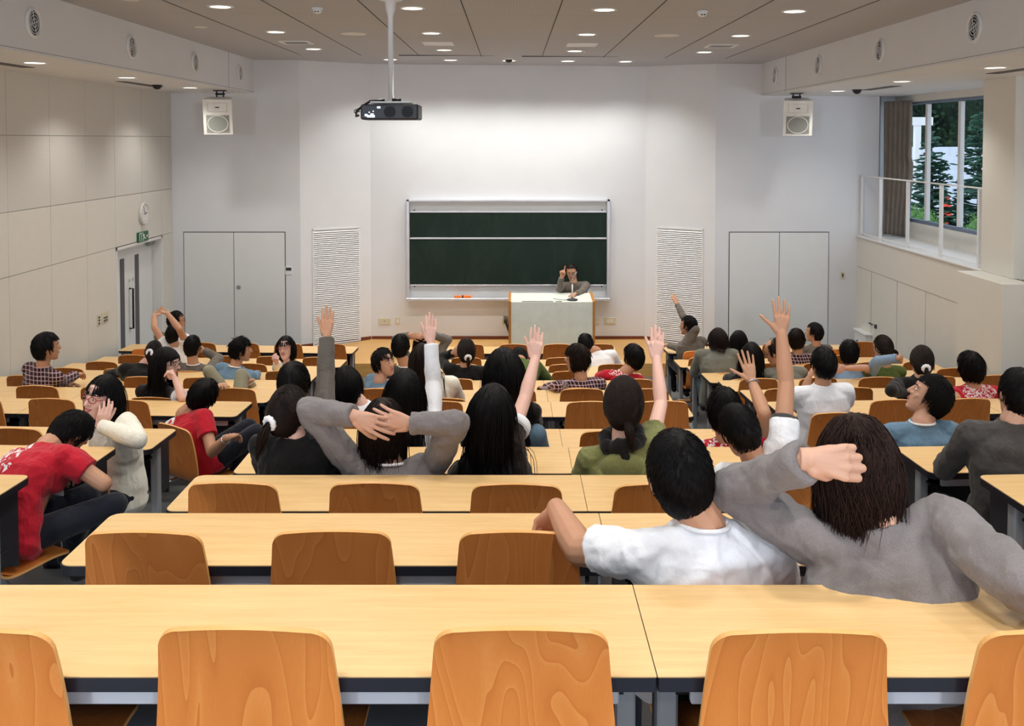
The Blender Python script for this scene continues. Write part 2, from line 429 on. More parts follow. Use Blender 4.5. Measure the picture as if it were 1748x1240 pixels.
struct('panel_slotted', up, 'acoustic_panel', wl); struct('panel_plain', lo, 'column_paint', wl)
# double door in the left wall
d1 = bpy.data.objects.new('door_1', None); COL.objects.link(d1); d1.location = (XL - .15, 13.70, FRONT_Z); d1['kind'] = 'structure'
H1 = 2.12
part('door_frame', MB().box(-.14, .155, 0, .04, 0, H1).box(-.14, .155, 1.78, 1.82, 0, H1).box(-.14, .155, 0, 1.82, H1 - .04, H1), 'white_paint', d1)
for i, (a, b) in enumerate(((.045, .905), (.91, 1.775))):
    lf = part('door_leaf', MB().bbox(-.05, 0, a, b, .01, H1 - .045, .004), 'cabinet_white', d1)
    s0 = .50 if i == 0 else 1.06
    part('glass_slit', MB().box(-.045, .006, s0, s0 + .15, .12, H1 - .22), 'slot_grey', lf)
    h0 = .83 if i == 0 else .96
    if i == 0: part('door_handle', MB().tube([(.01, h0, .82), (.06, h0, .82), (.06, h0, 1.42), (.01, h0, 1.42)], .016, 8), 'black_plastic', lf)
    part('door_lock', MB().box(0, .012, h0 - .012, h0 + .012, 1.52, 1.56), 'chrome', lf)
part('door_closer', MB().bbox(0, .06, 1.5, 1.74, H1 - .13, H1 - .06), 'grey_metal', d1)
# flush cupboard doors in the two side parts of the front wall
def flush_doors(n, xa, xm, xb, knob):
    zt = P(400, 397, YS).z; zb = FRONT_Z + .02
    d = bpy.data.objects.new('door_%d' % n, None); COL.objects.link(d); d.location = (xa, YS, zb); d['kind'] = 'structure'
    W, m, Ht = xb - xa, xm - xa, zt - zb
    part('door_gap', MB().box(-.012, W + .012, -.004, .01, 0, Ht + .012), 'seam_dark', d)
    a = part('door_leaf', MB().box(0, m - .005, -.012, .01, 0, Ht), 'cabinet_white', d)
    b = part('door_leaf', MB().box(m + .005, W, -.012, .01, 0, Ht), 'cabinet_white', d)
    if knob: part('door_lock', MB().lathe([(.0, 0), (.034, 0), (.034, .014), (.02, .018), (0, .018)], 20, T(m + .075, -.012, 1.0 + .2) @ Matrix.Rotation(math.pi / 2, 4, 'X')), 'grey_metal', b)
flush_doors(2, -5.41, -4.59, -3.75, True)
flush_doors(3, 3.59, 4.41, 5.22, False)
# louvred grilles on the angled walls
def louver(name, xy0, xy1, label):
    a, b = Vector(xy0), Vector(xy1); d = (b - a); L = d.length; ang = math.atan2(d.y, d.x)
    z0, z1 = FRONT_Z + .18, ZC - 1.49
    t = thing(name, label, 'louvre', (a.x, a.y, z0), ang, 'louvred wall grilles'); o0, o1 = .16 * L, .84 * L; Ht = z1 - z0
    fr = MB()
    fr.box(o0, o1, -.015, 0, 0, .03).box(o0, o1, -.015, 0, Ht - .03, Ht).box(o0, o0 + .025, -.015, 0, 0, Ht).box(o1 - .025, o1, -.015, 0, 0, Ht)
    part('grille_frame', fr, 'white_paint', t)
    part('grille_back', MB().box(o0 + .02, o1 - .02, -.004, -.001, .02, Ht - .02), 'slot_grey', t)
    sl = MB(); n = 58
    for i in range(n):
        z = .035 + (Ht - .07) * i / n; sl.add([(o0 + .02, -.022, z), (o1 - .02, -.022, z), (o1 - .02, -.006, z + .022), (o0 + .02, -.006, z + .022), (o0 + .02, -.022, z + .004), (o1 - .02, -.022, z + .004), (o1 - .02, -.006, z + .026), (o0 + .02, -.006, z + .026)],
                                             [(0, 1, 2, 3), (4, 7, 6, 5), (0, 4, 5, 1), (3, 2, 6, 7), (0, 3, 7, 4), (1, 5, 6, 2)])
    part('slat', sl, 'white_paint', t)['kind'] = 'stuff'
louver('louvred_grille', (-3.49, YS), (-2.43, YC), 'tall white louvred wall grille left of the chalkboard')
louver('louvred_grille', (2.30, YC), (3.35, YS), 'tall white louvred wall grille right of the chalkboard')
# brown baseboards behind the stage
struct('baseboard_front', MB().box(-2.42, 2.29, YC - .014, YC, STAGE_Z, STAGE_Z + .05), 'baseboard_brown')
struct('baseboard_left', MB().box(-.0, 1.26, -.014, 0, 0, .05), 'baseboard_brown', loc=(-3.49, YS, STAGE_Z), rot=(0, 0, math.atan2(YC - YS, 1.06)))
struct('baseboard_right', MB().box(-.0, 1.26, -.014, 0, 0, .05), 'baseboard_brown', loc=(2.30, YC, STAGE_Z), rot=(0, 0, -math.atan2(YC - YS, 1.05)))
# bulkheads along both sides
def bulkhead(n, xa, xb, xin):
    mb = MB(); za, zb = bulk_z(xa), bulk_z(xb)
    mb.add([(xa, -3, za), (xb, -3, zb), (xb, YS, zb), (xa, YS, za), (xa, -3, ZT), (xb, -3, ZT), (xb, YS, ZT), (xa, YS, ZT)],
           [(0, 3, 2, 1), (4, 5, 6, 7), (0, 1, 5, 4), (1, 2, 6, 5), (2, 3, 7, 6), (3, 0, 4, 7)])
    o = struct('trim_%d' % n, mb, 'white_wall')
    s = 1 if xin > 0 else -1
    sm = MB(); 
    for y in (7.2, 14.6): sm.box(xin - .003, xin + .003, y - .004, y + .004, bulk_z(xin), ceil_z(xin))
    sm.box(xin - .003, xin + .003, -3, YS, bulk_z(xin) + .022, bulk_z(xin) + .027)
    struct('joint', sm, 'joint_grey', o)
bulkhead(1, -6.0, -4.24, -4.24); bulkhead(2, 4.10, 6.9, 4.10)
# right side: low panelled wall, ledge, pier, column, window
ZL = ZC - 1.58
wr = struct('wall_right', MB().box(XR, 6.42, -3, YS, FRONT_Z - .2, ZL - .03), 'column_paint')
sm = MB(); zt = ZC - 2.10
sm.box(XR - .003, XR + .01, 11.66, 15.98, zt, zt + .008)
for y in (15.35, 14.32, 13.33, 12.35): sm.box(XR - .003, XR + .01, y - .003, y + .003, FRONT_Z, zt)
struct('panel_joint', sm, 'joint_grey', wr)
struct('panel_latch', MB().box(XR - .02, XR, 15.10, 15.16, ZC - 2.96, ZC - 2.90).box(XR - .015, XR, 15.26, 15.42, ZC - 2.935, ZC - 2.92), 'dark_metal', wr)
struct('trim_3', MB().bbox(XR - .02, 6.46, -3, YS - .001, ZL - .03, ZL, .006), 'white_paint')
struct('wall_right_sill', MB().box(6.40, 6.62, -3, 16.6, ZL, ZC - 1.33), 'column_paint')
struct('wall_right_header', MB().box(6.40, 6.62, -3, 16.6, ZC + .60, ZT), 'column_paint')
struct('wall_right_return', MB().box(6.05, 6.47, 16.28, 16.5, FRONT_Z, ZT).box(6.04, 6.05, 16.0, 16.4, ZL, ZT), 'white_wall')
struct('wall_right_rear', MB().box(6.40, 6.62, -3, 11.2, ZC - 1.34, ZC + .62), 'column_paint')
pier = MB().bbox(5.36, 5.72, 10.57, 11.66, FRONT_Z, ZL + .0, .008); pier.bbox(5.72, 6.45, 10.57, 10.9, FRONT_Z, ZL + .0, .008)
struct('trim_4', pier, 'column_paint')
struct('trim_5', MB().bbox(5.65, 6.45, 10.93, 11.68, ZL, bulk_z(6) + .02, .006), 'column_paint')
# window
wd = bpy.data.objects.new('window_1', None); COL.objects.link(wd); wd.location = (6.50, 0, ZC); wd['kind'] = 'structure'
mb = MB(); y0, y1, z0, z1 = 11.2, 16.27, -1.33, .60
mb.box(-.04, .04, y0, y1, z0, z0 + .05).box(-.04, .04, y0, y1, z1 - .04, z1)
part('window_frame', mb, 'frame_blue_grey', wd)
for y, wdt, m in ((16.24, .06, 'frame_blue_grey'), (15.92, .06, 'frame_blue_grey'), (15.20, .075, 'white_paint'), (14.08, .08, 'white_paint'), (12.98, .12, 'white_paint'), (11.9, .12, 'white_paint'), (11.24, .06, 'frame_blue_grey')):
    part('mullion', MB().box(-.03, .03, y - wdt / 2, y + wdt / 2, z0 + .06, z1 - .05), m, wd)
part('glass', MB().box(-.004, .004, y0, y1, z0 + .05, z1 - .04), 'window_glass', wd)
# curtain gathered at the far end of the window
mb = MB(); pl = []
ncol = 60
def curt(u, v):
    bul = math.sin(min(1, v * 1.15) * math.pi) * .10 * (1 if v > .45 else .3)
    x = 6.10 + .26 * u; y = 15.98 - .50 * u * (1 - .25 * v) - bul * u
    f = math.sin(u * 6 * 2 * math.pi + 1.5 * v) * .028
    return Vector((x + f * .87, y + f * .5, ZL + .02 + (ZC + .62 - ZL - .02) * (1 - v)))
rows = []
for j in range(25):
    v = j / 24; rows.append([curt(i / ncol, v) for i in range(ncol + 1)])
for row in rows: pl.append([p + Vector((-.004, -.004, 0)) for p in row] + [p + Vector((.004, .004, 0)) for p in reversed(row)])
mb.rings(pl)
solid('curtain', mb, 'curtain_cloth', 'taupe curtain gathered at the far end of the window', 'curtain', smooth=True)
# white railing on the ledge
rl = thing('railing', 'white metal railing along the window ledge', 'railing', (XR + .05, 16.0, ZL))
ztop = .98
part('top_rail', MB().bbox(-.02, .02, -4.4, 0, ztop - .009, ztop + .009, .002), 'white_paint', rl)
part('bottom_rail', MB().bbox(-.012, .012, -4.4, 0, .03, .045, .002), 'white_paint', rl)
for y in (-.04, -.85, -1.9, -3.0, -4.07): part('post', MB().bbox(-.022, .022, y - .021, y + .021, 0, ztop - .014, .003), 'white_paint', rl)
# ================================================================ ceiling and bulkhead fittings
def where(x, y): return ('the left bulkhead' if x < -4.3 else 'the right bulkhead' if x > 4.3 else None)
def downlight(x, y, kind, label, group):
    z = bulk_z(x) if kind else ceil_z(x)
    t = thing('ceiling_downlight', label, 'ceiling light', (x, y, z), 0, group)
    part('trim_ring', MB().lathe([(.098, .004), (.098, -.006), (.125, -.006), (.128, .004)], 28), 'white_paint', t, True)
    part('diffuser', MB().lathe([(0, -.004), (.1, -.004), (.1, .003), (0, .003)], 28), 'lamp_diffuser', t)
    ld = bpy.data.lights.new('downlight_lamp', 'SPOT'); lo_ = bpy.data.objects.new('downlight_lamp', ld); COL.objects.link(lo_); lo_.parent = t
    lo_.location = (0, 0, -.012); ld.energy = (BULK_W if kind else DOWN_W * (1.15 if y > 13 else 1.7 if y < 0 else 1.4 if y < 1 else .85 if y < 4 else 1)) * 4.2; ld.spot_size = math.radians(128 if kind == 0 else 132); ld.spot_blend = .7; ld.shadow_soft_size = .09; ld.color = DOWN_COL
row_names = {9.52: 'nearest row in view', 11.75: 'second row in view', 13.95: 'third row in view', 15.72: 'row nearest the board'}
cols4 = ['leftmost', 'second from left', 'third from left', 'rightmost']; cols5 = ['leftmost', 'second from left', 'middle', 'second from right', 'rightmost']
def light_label(x, y, kind):
    if kind:
        k = {9.65: 'nearest', 11.95: 'middle', 14.3: 'farthest'}.get(y)
        side = 'left' if x < 0 else 'right'
        return 'round downlight under the %s bulkhead, %s' % (side, ('%s of the three in view' % k) if k else 'overhead behind the view, number %d back' % int(9 - y))
    if y == 15.72: return 'round ceiling downlight in the row nearest the board, %s' % cols5[[-1.96, -.99, -.05, .9, 1.83].index(x)]
    if y in row_names: return 'round ceiling downlight in the %s, %s' % (row_names[y], cols4[DOWN_X.index(x)])
    return 'round ceiling downlight overhead behind the view, %s, %d metres ahead' % (cols4[DOWN_X.index(x)], round(y + 2))
for x, y, k in DOWN: downlight(x, y, k, light_label(x, y, k), 'bulkhead downlights' if k else 'ceiling downlights')
def jet(x, y, label, g):
    s = 1 if x < 0 else -1
    t = thing('jet_nozzle', label, 'air vent', (x, y, ZC + (1.03 if x < 0 else .99)), 0, g)
    mx = Matrix.Rotation(s * math.pi / 2, 4, 'Y')
    part('rim', MB().lathe([(.112, -.02), (.112, .024), (.124, .03), (.136, .012), (.136, 0)], 36, mx), 'white_paint', t, True)
    part('bore', MB().lathe([(0, .003), (.114, .003), (.114, .006), (0, .006)], 30, mx), 'dark_metal', t)
    gr = MB()
    for r in (.04, .07, .095): gr.tube([mx @ Vector((r * math.cos(a), r * math.sin(a), .02)) for a in [i * math.pi / 12 for i in range(24)]], .0035, 6, closed=True)
    for a in (.3, .3 + math.pi / 2): gr.tube([mx @ Vector((.112 * math.cos(a), .112 * math.sin(a), .02)), mx @ Vector((-.112 * math.cos(a), -.112 * math.sin(a), .02))], .0035, 6)
    part('guard', gr, 'white_paint', t)
for i, y in enumerate((8.64, 10.86, 13.03, 15.17)):
    jet(-4.24, y, 'round white air nozzle on the left bulkhead, %s' % ['nearest of four', 'second of four from camera', 'third of four from camera', 'farthest of four'][i], 'left bulkhead air nozzles')
    jet(4.10, y, 'round white air nozzle on the right bulkhead, %s' % ['nearest of four', 'second of four from camera', 'third of four from camera', 'farthest of four'][i], 'right bulkhead air nozzles')
for x, y, z, l in ((-.05, 15.35, ceil_z(0), 'small black dome camera on the ceiling near the board'), (-4.95, 13.6, bulk_z(-5), 'small black dome camera under the left bulkhead'), (4.92, 13.9, bulk_z(5), 'small black dome camera under the right bulkhead')):
    t = thing('dome_camera', l, 'camera', (x, y, z), 0, 'dome cameras')
    part('mount', MB().lathe([(.07, .002), (.07, -.012), (.062, -.02), (0, -.02)], 24), 'white_paint' if y > 15 else 'black_plastic', t)
    part('dome', MB().lathe([(.06, -.012), (.056, -.035), (.04, -.055), (.018, -.064), (0, -.066)], 24), 'black_plastic', t, True)
def slot(xa, xb, ya, yb, z, l, m='slot_grey'):
    x, y = (xa + xb) / 2, (ya + yb) / 2
    solid('slot_diffuser', MB().box(xa - x, xb - x, ya - y, yb - y, -.006, .004), m, l, 'air slot', (x, y, z), group='air slots')
slot(-1.72, -.27, 14.82, 14.9, ceil_z(-1), 'long black ceiling air slot left of centre, before the board', 'black_plastic')
slot(.15, 1.62, 14.82, 14.9, ceil_z(.9), 'long black ceiling air slot right of centre, before the board', 'black_plastic')
slot(-5.18, -5.04, 12.75, 14.1, bulk_z(-5.1), 'grey air slot under the left bulkhead beside the dome camera')
slot(-5.18, -5.04, 9.3, 10.3, bulk_z(-5.1), 'grey air slot under the left bulkhead at the picture edge')
slot(5.02, 5.16, 12.9, 14.0, bulk_z(5.1), 'grey air slot under the right bulkhead beside the dome camera')
slot(5.10, 5.24, 9.4, 10.5, bulk_z(5.1), 'grey air slot under the right bulkhead above the column')
def sqvent(x, y, flat, l):
    t = thing('ceiling_vent', l, 'ceiling vent', (x, y, ceil_z(x)), 0, 'square ceiling vents')
    part('vent_frame', MB().box(-.2, .2, -.2, -.15, -.012, 0).box(-.2, .2, .15, .2, -.012, 0).box(-.2, -.15, -.15, .15, -.012, 0).box(.15, .2, -.15, .15, -.012, 0), 'white_paint', t)
    if flat: part('vent_panel', MB().box(-.15, .15, -.15, .15, -.008, 0), 'cabinet_white', t)
    else:
        part('vent_back', MB().box(-.15, .15, -.15, .15, -.002, 0), 'seam_dark', t)
        b = MB()
        for k in range(5): b.box(-.15, .15, -.14 + k * .06, -.115 + k * .06, -.012, -.003)
        part('blade', b, 'grey_metal', t)
sqvent(-2.87, 13.0, False, 'square ceiling vent with dark blades, left of the projector pole')
sqvent(-.98, 13.0, True, 'square white ceiling vent just right of the projector pole')
sqvent(.93, 13.0, True, 'square white ceiling vent right of the ceiling centre')
sqvent(2.78, 13.0, False, 'square ceiling vent with dark blades, far right of the ceiling')
for x, y, l in ((-1.93, 11.9, 'flush round ceiling speaker left of the projector pole'), (1.87, 11.8, 'flush round ceiling speaker on the right of the ceiling'),
                (-3.55, 9.1, 'small flush round ceiling cover above the left bulkhead, nearer one'), (-3.6, 11.3, 'small flush round ceiling cover above the left bulkhead, farther one')):
    r = .15 if abs(x) < 3 else .075
    t = thing('ceiling_speaker', l, 'ceiling speaker', (x, y, ceil_z(x)), 0, 'flush round ceiling covers')
    part('rim', MB().lathe([(r * .9, 0), (r * .9, -.006), (r, -.005), (r * 1.02, 0)], 32), 'white_paint', t, True); part('mesh_cover', MB().lathe([(0, -.004), (r * .92, -.004), (r * .92, 0), (0, 0)], 32), 'column_paint', t)
for x, y, l in ((-1.9, 9.55, 'white smoke detector on the ceiling left of the projector pole'), (1.86, 9.55, 'white smoke detector on the right side of the ceiling')):
    t = thing('smoke_detector', l, 'smoke detector', (x, y, ceil_z(x)), 0, 'smoke detectors')
    part('detector_base', MB().lathe([(.055, 0), (.055, -.018), (.05, -.022), (0, -.022)], 24), 'white_paint', t, True)
    part('sensor', MB().lathe([(.046, -.022), (.042, -.045), (.026, -.056), (0, -.058)], 24), 'white_paint', t, True)
    part('sensor_slot', MB().box(-.02, -.006, -.046, -.03, -.047, -.036).box(.006, .02, -.046, -.03, -.047, -.036), 'seam_dark', t)
# projector on its pole
px_, py_ = P(667, 100, 8.9).x, 8.9
pr = thing('ceiling_projector', 'dark blue-grey projector hanging on a white ceiling pole', 'projector', (px_, py_, ceil_z(px_)))
zp = P(667, 177, 8.9).z - ceil_z(px_); zb = P(667, 205, 8.9).z - ceil_z(px_)
part('pole', MB().lathe([(.11, 0), (.11, -.012), (.05, -.03), (.045, -.1), (.026, -.16), (.026, zp + .03), (.05, zp + .03), (.05, zp + .015), (0, zp + .015)], 20), 'white_paint', pr, True)
part('mount_plate', MB().bbox(-.17, .19, -.14, .14, zp + .0, zp + .016, .004), 'white_paint', pr)
x0 = P(621, 190, 8.9).x - px_; x1 = P(717, 190, 8.9).x - px_
bd = part('projector_body', MB().bbox(x0, x1, -.19, .2, zb, zp - .012, .012), 'projector_body', pr)
for cx in (.012, .17):
    part('fan_grille', MB().lathe([(0, 0), (.052, 0), (.052, .004), (0, .004)], 24, T(cx, -.19, (zb + zp) / 2 - .005) @ Matrix.Rotation(math.pi / 2, 4, 'X')), 'black_matte', bd)
    gb = MB()
    for k in range(7): gb.box(cx - .05, cx + .05, -.197, -.194, (zb + zp) / 2 - .05 + k * .015, (zb + zp) / 2 - .046 + k * .015)
    part('grille_bar', gb, 'projector_body', bd)
ports = MB()
for a, b, c, d in ((-.21, -.185, .03, .05), (-.19, -.12, .02, .04), (-.16, -.13, .04, .055), (-.10, -.07, .1, .118), (-.175, -.165, .06, .07), (-.14, -.13, .07, .08)): ports.box(a, b, -.194, -.188, zb + c, zb + d)
part('port', ports, 'silver', bd)
cab = MB().tube([(-.05, -.05, zp + .03), (-.18, -.06, zp + .02), (-.25, -.1, zp - .03), (-.29, -.16, zp - .08), (-.285, -.2, zp - .12), (-.26, -.2, zp - .11)], .011, 8)
cab.tube([(-.24, -.1, zp - .02), (-.31, -.16, zp - .07), (-.3, -.2, zp - .09), (-.25, -.2, zp - .075)], .005, 6).tube([(.02, -.06, zp + .026), (.1, -.06, zp + .024)], .02, 8)
part('cable', cab, 'black_plastic', pr, True)
# loudspeakers under the ends of the bulkheads
def loudspeaker(px, py, l, g, tilt):
    c = P(px, py, 15.0); t = thing('loudspeaker', l, 'loudspeaker', c, tilt, g)
    Rm = Matrix.Rotation(math.radians(11), 4, 'X')
    w0, w1, h = .215, .19, .27
    body = MB().prism([(-w0, -.16), (w0, -.16), (w0 * .8, .14), (-w0 * .8, .14)], -h, h, Rm); part('cabinet', body, 'speaker_white', t)
    part('woofer_grille', MB().box(-.17, .17, -.166, -.16, -h + .03, .03, Rm), 'grille_grey', t)
    part('woofer_ring', MB().tube([Rm @ Vector((.15 * math.cos(a), -.168, -.105 + .128 * math.sin(a))) for a in [i * math.pi / 14 for i in range(28)]], .006, 6, closed=True), 'speaker_white', t)
    hn = MB().add([(-.15, -.164, .08), (.15, -.164, .08), (.15, -.164, .22), (-.15, -.164, .22), (-.02, -.12, .13), (.02, -.12, .13), (.02, -.12, .17), (-.02, -.12, .17)],
                  [(0, 1, 5, 4), (1, 2, 6, 5), (2, 3, 7, 6), (3, 0, 4, 7), (4, 5, 6, 7)], Rm @ T(0, -.002, 0))
    part('horn', hn, 'column_paint', t); part('horn_throat', MB().box(-.03, .03, -.169, -.166, .142, .158, Rm), 'seam_dark', t)
    zt = bulk_z(c.x) - c.z
    part('bracket', MB().tube([(-.05, .05, zt), (-.05, .05, h - .01), ], .012, 8).tube([(.05, .05, zt), (.05, .05, h - .01)], .012, 8).box(-.09, .09, -.03, .12, zt - .015, zt).tube([(-.07, .05, zt - .06), (.07, .05, zt - .06)], .016, 8), 'dark_metal', t)
loudspeaker(375, 197, 'white loudspeaker under the end of the left bulkhead', 'loudspeakers', math.radians(6))
loudspeaker(1360, 199, 'white loudspeaker under the end of the right bulkhead', 'loudspeakers', math.radians(-10))
# ================================================================ wall fittings
def yat(px, X): return X * F_PX / (px - CX)
# clock
yc = yat(242, XL); c = P(242, 365, yc)
ck = thing('wall_clock', 'round white clock on the left wall above the door', 'clock', (XL, yc, c.z)); mx = Matrix.Rotation(math.pi / 2, 4, 'Y')
part('clock_case', MB().lathe([(.0, 0), (.165, 0), (.168, .03), (.16, .045), (.15, .045), (.148, .03), (0, .03)], 40, mx), 'column_paint', ck, True)
part('dial', MB().lathe([(0, .031), (.147, .031), (.147, .034), (0, .034)], 40, mx), 'white_paint', ck)
tk = MB()
for k in range(12):
    a = k * math.pi / 6; tk.box(-.004, .004, .115, .138, .0345, .036, mx @ Matrix.Rotation(a, 4, 'Z'))
part('hour_mark', tk, 'slot_grey', ck)
part('clock_hand', MB().box(-.005, .005, -.02, .085, .037, .040, mx @ Matrix.Rotation(math.radians(10), 4, 'Z')).box(-.004, .004, -.02, .115, .041, .043, mx @ Matrix.Rotation(math.radians(115), 4, 'Z')), 'seam_dark', ck)
# emergency exit sign: running figure and doorway
yc = yat(240, XL); c = P(240, 404, yc)
ex = thing('exit_sign', 'green exit sign with running figure above the left door', 'sign', (XL, yc, c.z))
part('sign_box', MB().bbox(0, .03, -.2, .2, -.075, .075, .004), 'sign_green', ex)
fg = MB(); X0, X1 = .0302, .033
def fbar(a, b, w):
    a, b = Vector(a), Vector(b); d = (b - a).normalized(); nn = Vector((-d.y, d.x)) * w
    q = [a + nn, b + nn, b - nn, a - nn]
    fg.add([(X, -p.x, p.y) for X in (X0, X1) for p in q], [(3, 2, 1, 0), (4, 5, 6, 7), (0, 1, 5, 4), (1, 2, 6, 5), (2, 3, 7, 6), (3, 0, 4, 7)])
fbar((-.02, .0), (.015, .035), .014); fbar((-.02, .0), (-.05, -.03), .009); fbar((-.05, -.03), (-.085, -.03), .008); fbar((-.01, -.005), (.02, -.03), .009); fbar((.02, -.03), (.01, -.062), .008); fbar((.01, .03), (.04, .015), .007); fbar((.0, .035), (-.035, .02), .007); fbar((.028, .05), (.04, .062), .013)
fbar((.085, -.06), (.085, .06), .006); fbar((.16, -.06), (.16, .06), .006); fbar((.085, .06), (.16, .06), .006)
fbar((-.16, 0), (-.10, 0), .006); fbar((-.16, 0), (-.135, .02), .006); fbar((-.16, 0), (-.135, -.02), .006)
part('pictogram', fg, 'sign_white', ex)
def plate_on_left(px, py, w, h, l, nsw):
    y = yat(px, XL); c = P(px, py, y); t = thing('switch_plate', l, 'switch', (XL, y, c.z), 0, 'switch plates on the left wall')
    part('plate', MB().bbox(0, .008, -w / 2, w / 2, -h / 2, h / 2, .002), 'plate_cream', t)
    b = MB()
    for k in range(nsw): b.box(.008, .012, -w * .28, w * .28, -h * .36 + k * h * .26, -h * .36 + k * h * .26 + h * .16)
    part('rocker', b, 'slot_grey', t)
plate_on_left(164, 547, .10, .16, 'narrow cream switch plate on the left wall, farther from the door', 3)
plate_on_left(175, 542, .22, .15, 'wide cream switch plate on the left wall, nearer the door', 2)
def front_plate(name, px, py, y, w, h, l, cat, m, detail):
    c = P(px, py, y); t = thing(name, l, cat, (c.x, y, c.z))
    part('plate', MB().bbox(-w / 2, w / 2, -.014, 0, -h / 2, h / 2, .003), m, t); part(detail[0], detail[1], detail[2], t)
front_plate('thermostat', 493, 462, YS, .115, .13, 'small wall controller with dark display right of the left cupboard', 'thermostat', 'white_paint', ('display', MB().box(-.045, .045, -.017, -.014, .0, .05), 'phone_dark'))
front_plate('switch_plate', 1438, 470, YS, .07, .11, 'small switch plate right of the right cupboard', 'switch', 'plate_cream', ('rocker', MB().box(-.015, .015, -.017, -.014, -.03, .03), 'slot_grey'))
front_plate('socket_plate', 657, 548.5, YC, .2, .11, 'wide beige blank wall plate below the board, left side', 'wall plate', 'plate_cream', ('screw', MB().box(-.01, .01, -.017, -.014, -.01, .01), 'grey_metal'))
front_plate('socket_plate', 679, 548, YC, .07, .115, 'narrow wall switch below the board, left side', 'switch', 'plate_cream', ('rocker', MB().box(-.015, .015, -.017, -.014, -.03, .03), 'white_paint'))
front_plate('socket_plate', 1041, 548, YC, .2, .115, 'wide power socket plate on the wall right of the lectern', 'socket', 'plate_cream', ('outlet', MB().box(-.05, -.012, -.017, -.014, -.03, .03).box(.012, .05, -.017, -.014, -.03, .03), 'white_paint'))
front_plate('socket_plate', 1020, 548, YC, .055, .115, 'narrow wall plate touching the lectern on its right', 'wall plate', 'plate_cream', ('rocker', MB().box(-.012, .012, -.017, -.014, -.03, .03), 'column_paint'))
front_plate('socket_plate', 863, 549, YC, .12, .115, 'socket with dark cables left of the lectern', 'socket', 'plate_cream', ('outlet', MB().box(-.03, .03, -.018, -.014, -.03, .03), 'seam_dark'))
# box and handle on the low right wall
hb = thing('wall_box', 'small white service box at the foot of the right wall', 'box', (XR, 15.55, FRONT_Z + .45))
part('box_body', MB().bbox(-.1, 0, -.25, .25, -.3, .1, .006), 'white_paint', hb); part('lid', MB().bbox(-.12, 0, -.27, .27, .1, .125, .004), 'white_paint', hb); part('lock', MB().box(-.106, -.1, .1, .14, -.08, -.04), 'dark_metal', hb)
# ================================================================ chalkboard
bx0, bx1 = P(695, 420, YC).x, P(1040, 420, YC).x; zt, zb = P(870, 341, YC - .08).z, P(870, 511, YC - .08).z
W = bx1 - bx0; Hh = zt - zb
cb = thing('chalkboard', 'green two-panel sliding chalkboard in an aluminium frame on the front wall', 'chalkboard', ((bx0 + bx1) / 2, YC, zb))
part('backing', MB().box(-W / 2 + .02, W / 2 - .02, -.02, -.001, .02, Hh - .02), 'cabinet_white', cb)
fr = MB().bbox(-W / 2, -W / 2 + .05, -.12, 0, 0, Hh, .004).bbox(W / 2 - .05, W / 2, -.12, 0, 0, Hh, .004).bbox(-W / 2, W / 2, -.12, 0, Hh - .03, Hh, .004)
part('frame', fr, 'aluminium', cb)
zz = lambda py: P(870, py, YC - .06).z - zb
def slide(z0, z1, dy):
    p = part('sliding_panel', MB().box(-W / 2 + .055, W / 2 - .055, dy - .02, dy, z0, z1), 'chalkboard_green', cb)
    part('panel_edge', MB().bbox(-W / 2 + .055, W / 2 - .055, dy - .03, dy, z1 - .012, z1 + .016, .003).bbox(-W / 2 + .055, W / 2 - .055, dy - .03, dy, z0 - .012, z0 + .004, .003), 'aluminium', p)
slide(zz(407), zz(362), -.035); slide(zz(486), zz(407), -.07)
part('chalk_tray', MB().bbox(-W / 2, W / 2, -.19, 0, -.015, .03, .006), 'aluminium', cb)
part('stop_knob', MB().box(-W / 2 + .12, -W / 2 + .14, -.035, -.02, zz(360), zz(358)).box(W / 2 - .14, W / 2 - .12, -.035, -.02, zz(360), zz(358)).box(-W / 2 + .12, -W / 2 + .14, -.035, -.02, zz(491), zz(489)).box(W / 2 - .14, W / 2 - .12, -.035, -.02, zz(491), zz(489)), 'seam_dark', cb)
c = P(790, 506, YC - .12)
er = thing('chalk_holder', 'bright orange chalk holder lying on the chalkboard tray', 'chalk holder', (c.x, YC - .13, zb + .03))
part('case', MB().bbox(-.145, .145, -.02, .02, 0, .042, .008), 'orange_plastic', er); part('strap', MB().bbox(-.012, .012, -.022, .022, 0, .045, .002), 'black_plastic', er)
bx = P(862, 514, YC); solid('tray_box', MB().bbox(-.06, .06, -.08, 0, -.045, .0, .004), 'white_paint', 'small white box under the chalkboard tray beside the lectern', 'box', (bx.x, YC, bx.z + .02))
# ================================================================ lectern and microphone
lz = STAGE_Z; yl0 = 15.2; lx0, lx1 = P(868, 540, yl0).x, P(1016, 540, yl0).x; LW = lx1 - lx0; LH = P(940, 516, yl0).z - lz
lc = thing('lectern', 'wide pale green-grey lectern with oak side panels on the stage', 'lectern', ((lx0 + lx1) / 2, yl0, lz))
part('front_panel', MB().box(-LW / 2 + .04, LW / 2 - .04, .0, .02, 0, LH - .02), 'lectern_panel', lc)
def top_z(y): return LH + .0 * y
for s in (-1, 1):
    x = s * (LW / 2 - .02); q = [(0, 0), (.62, 0), (.62, LH + .07), (0, LH + .012)]
    part('side_panel', MB().add([(x + dx, a - .01, b) for dx in (-.02, .02) for a, b in q], [(0, 1, 2, 3), (7, 6, 5, 4), (0, 4, 5, 1), (1, 5, 6, 2), (2, 6, 7, 3), (3, 7, 4, 0)]), 'lectern_oak', lc)
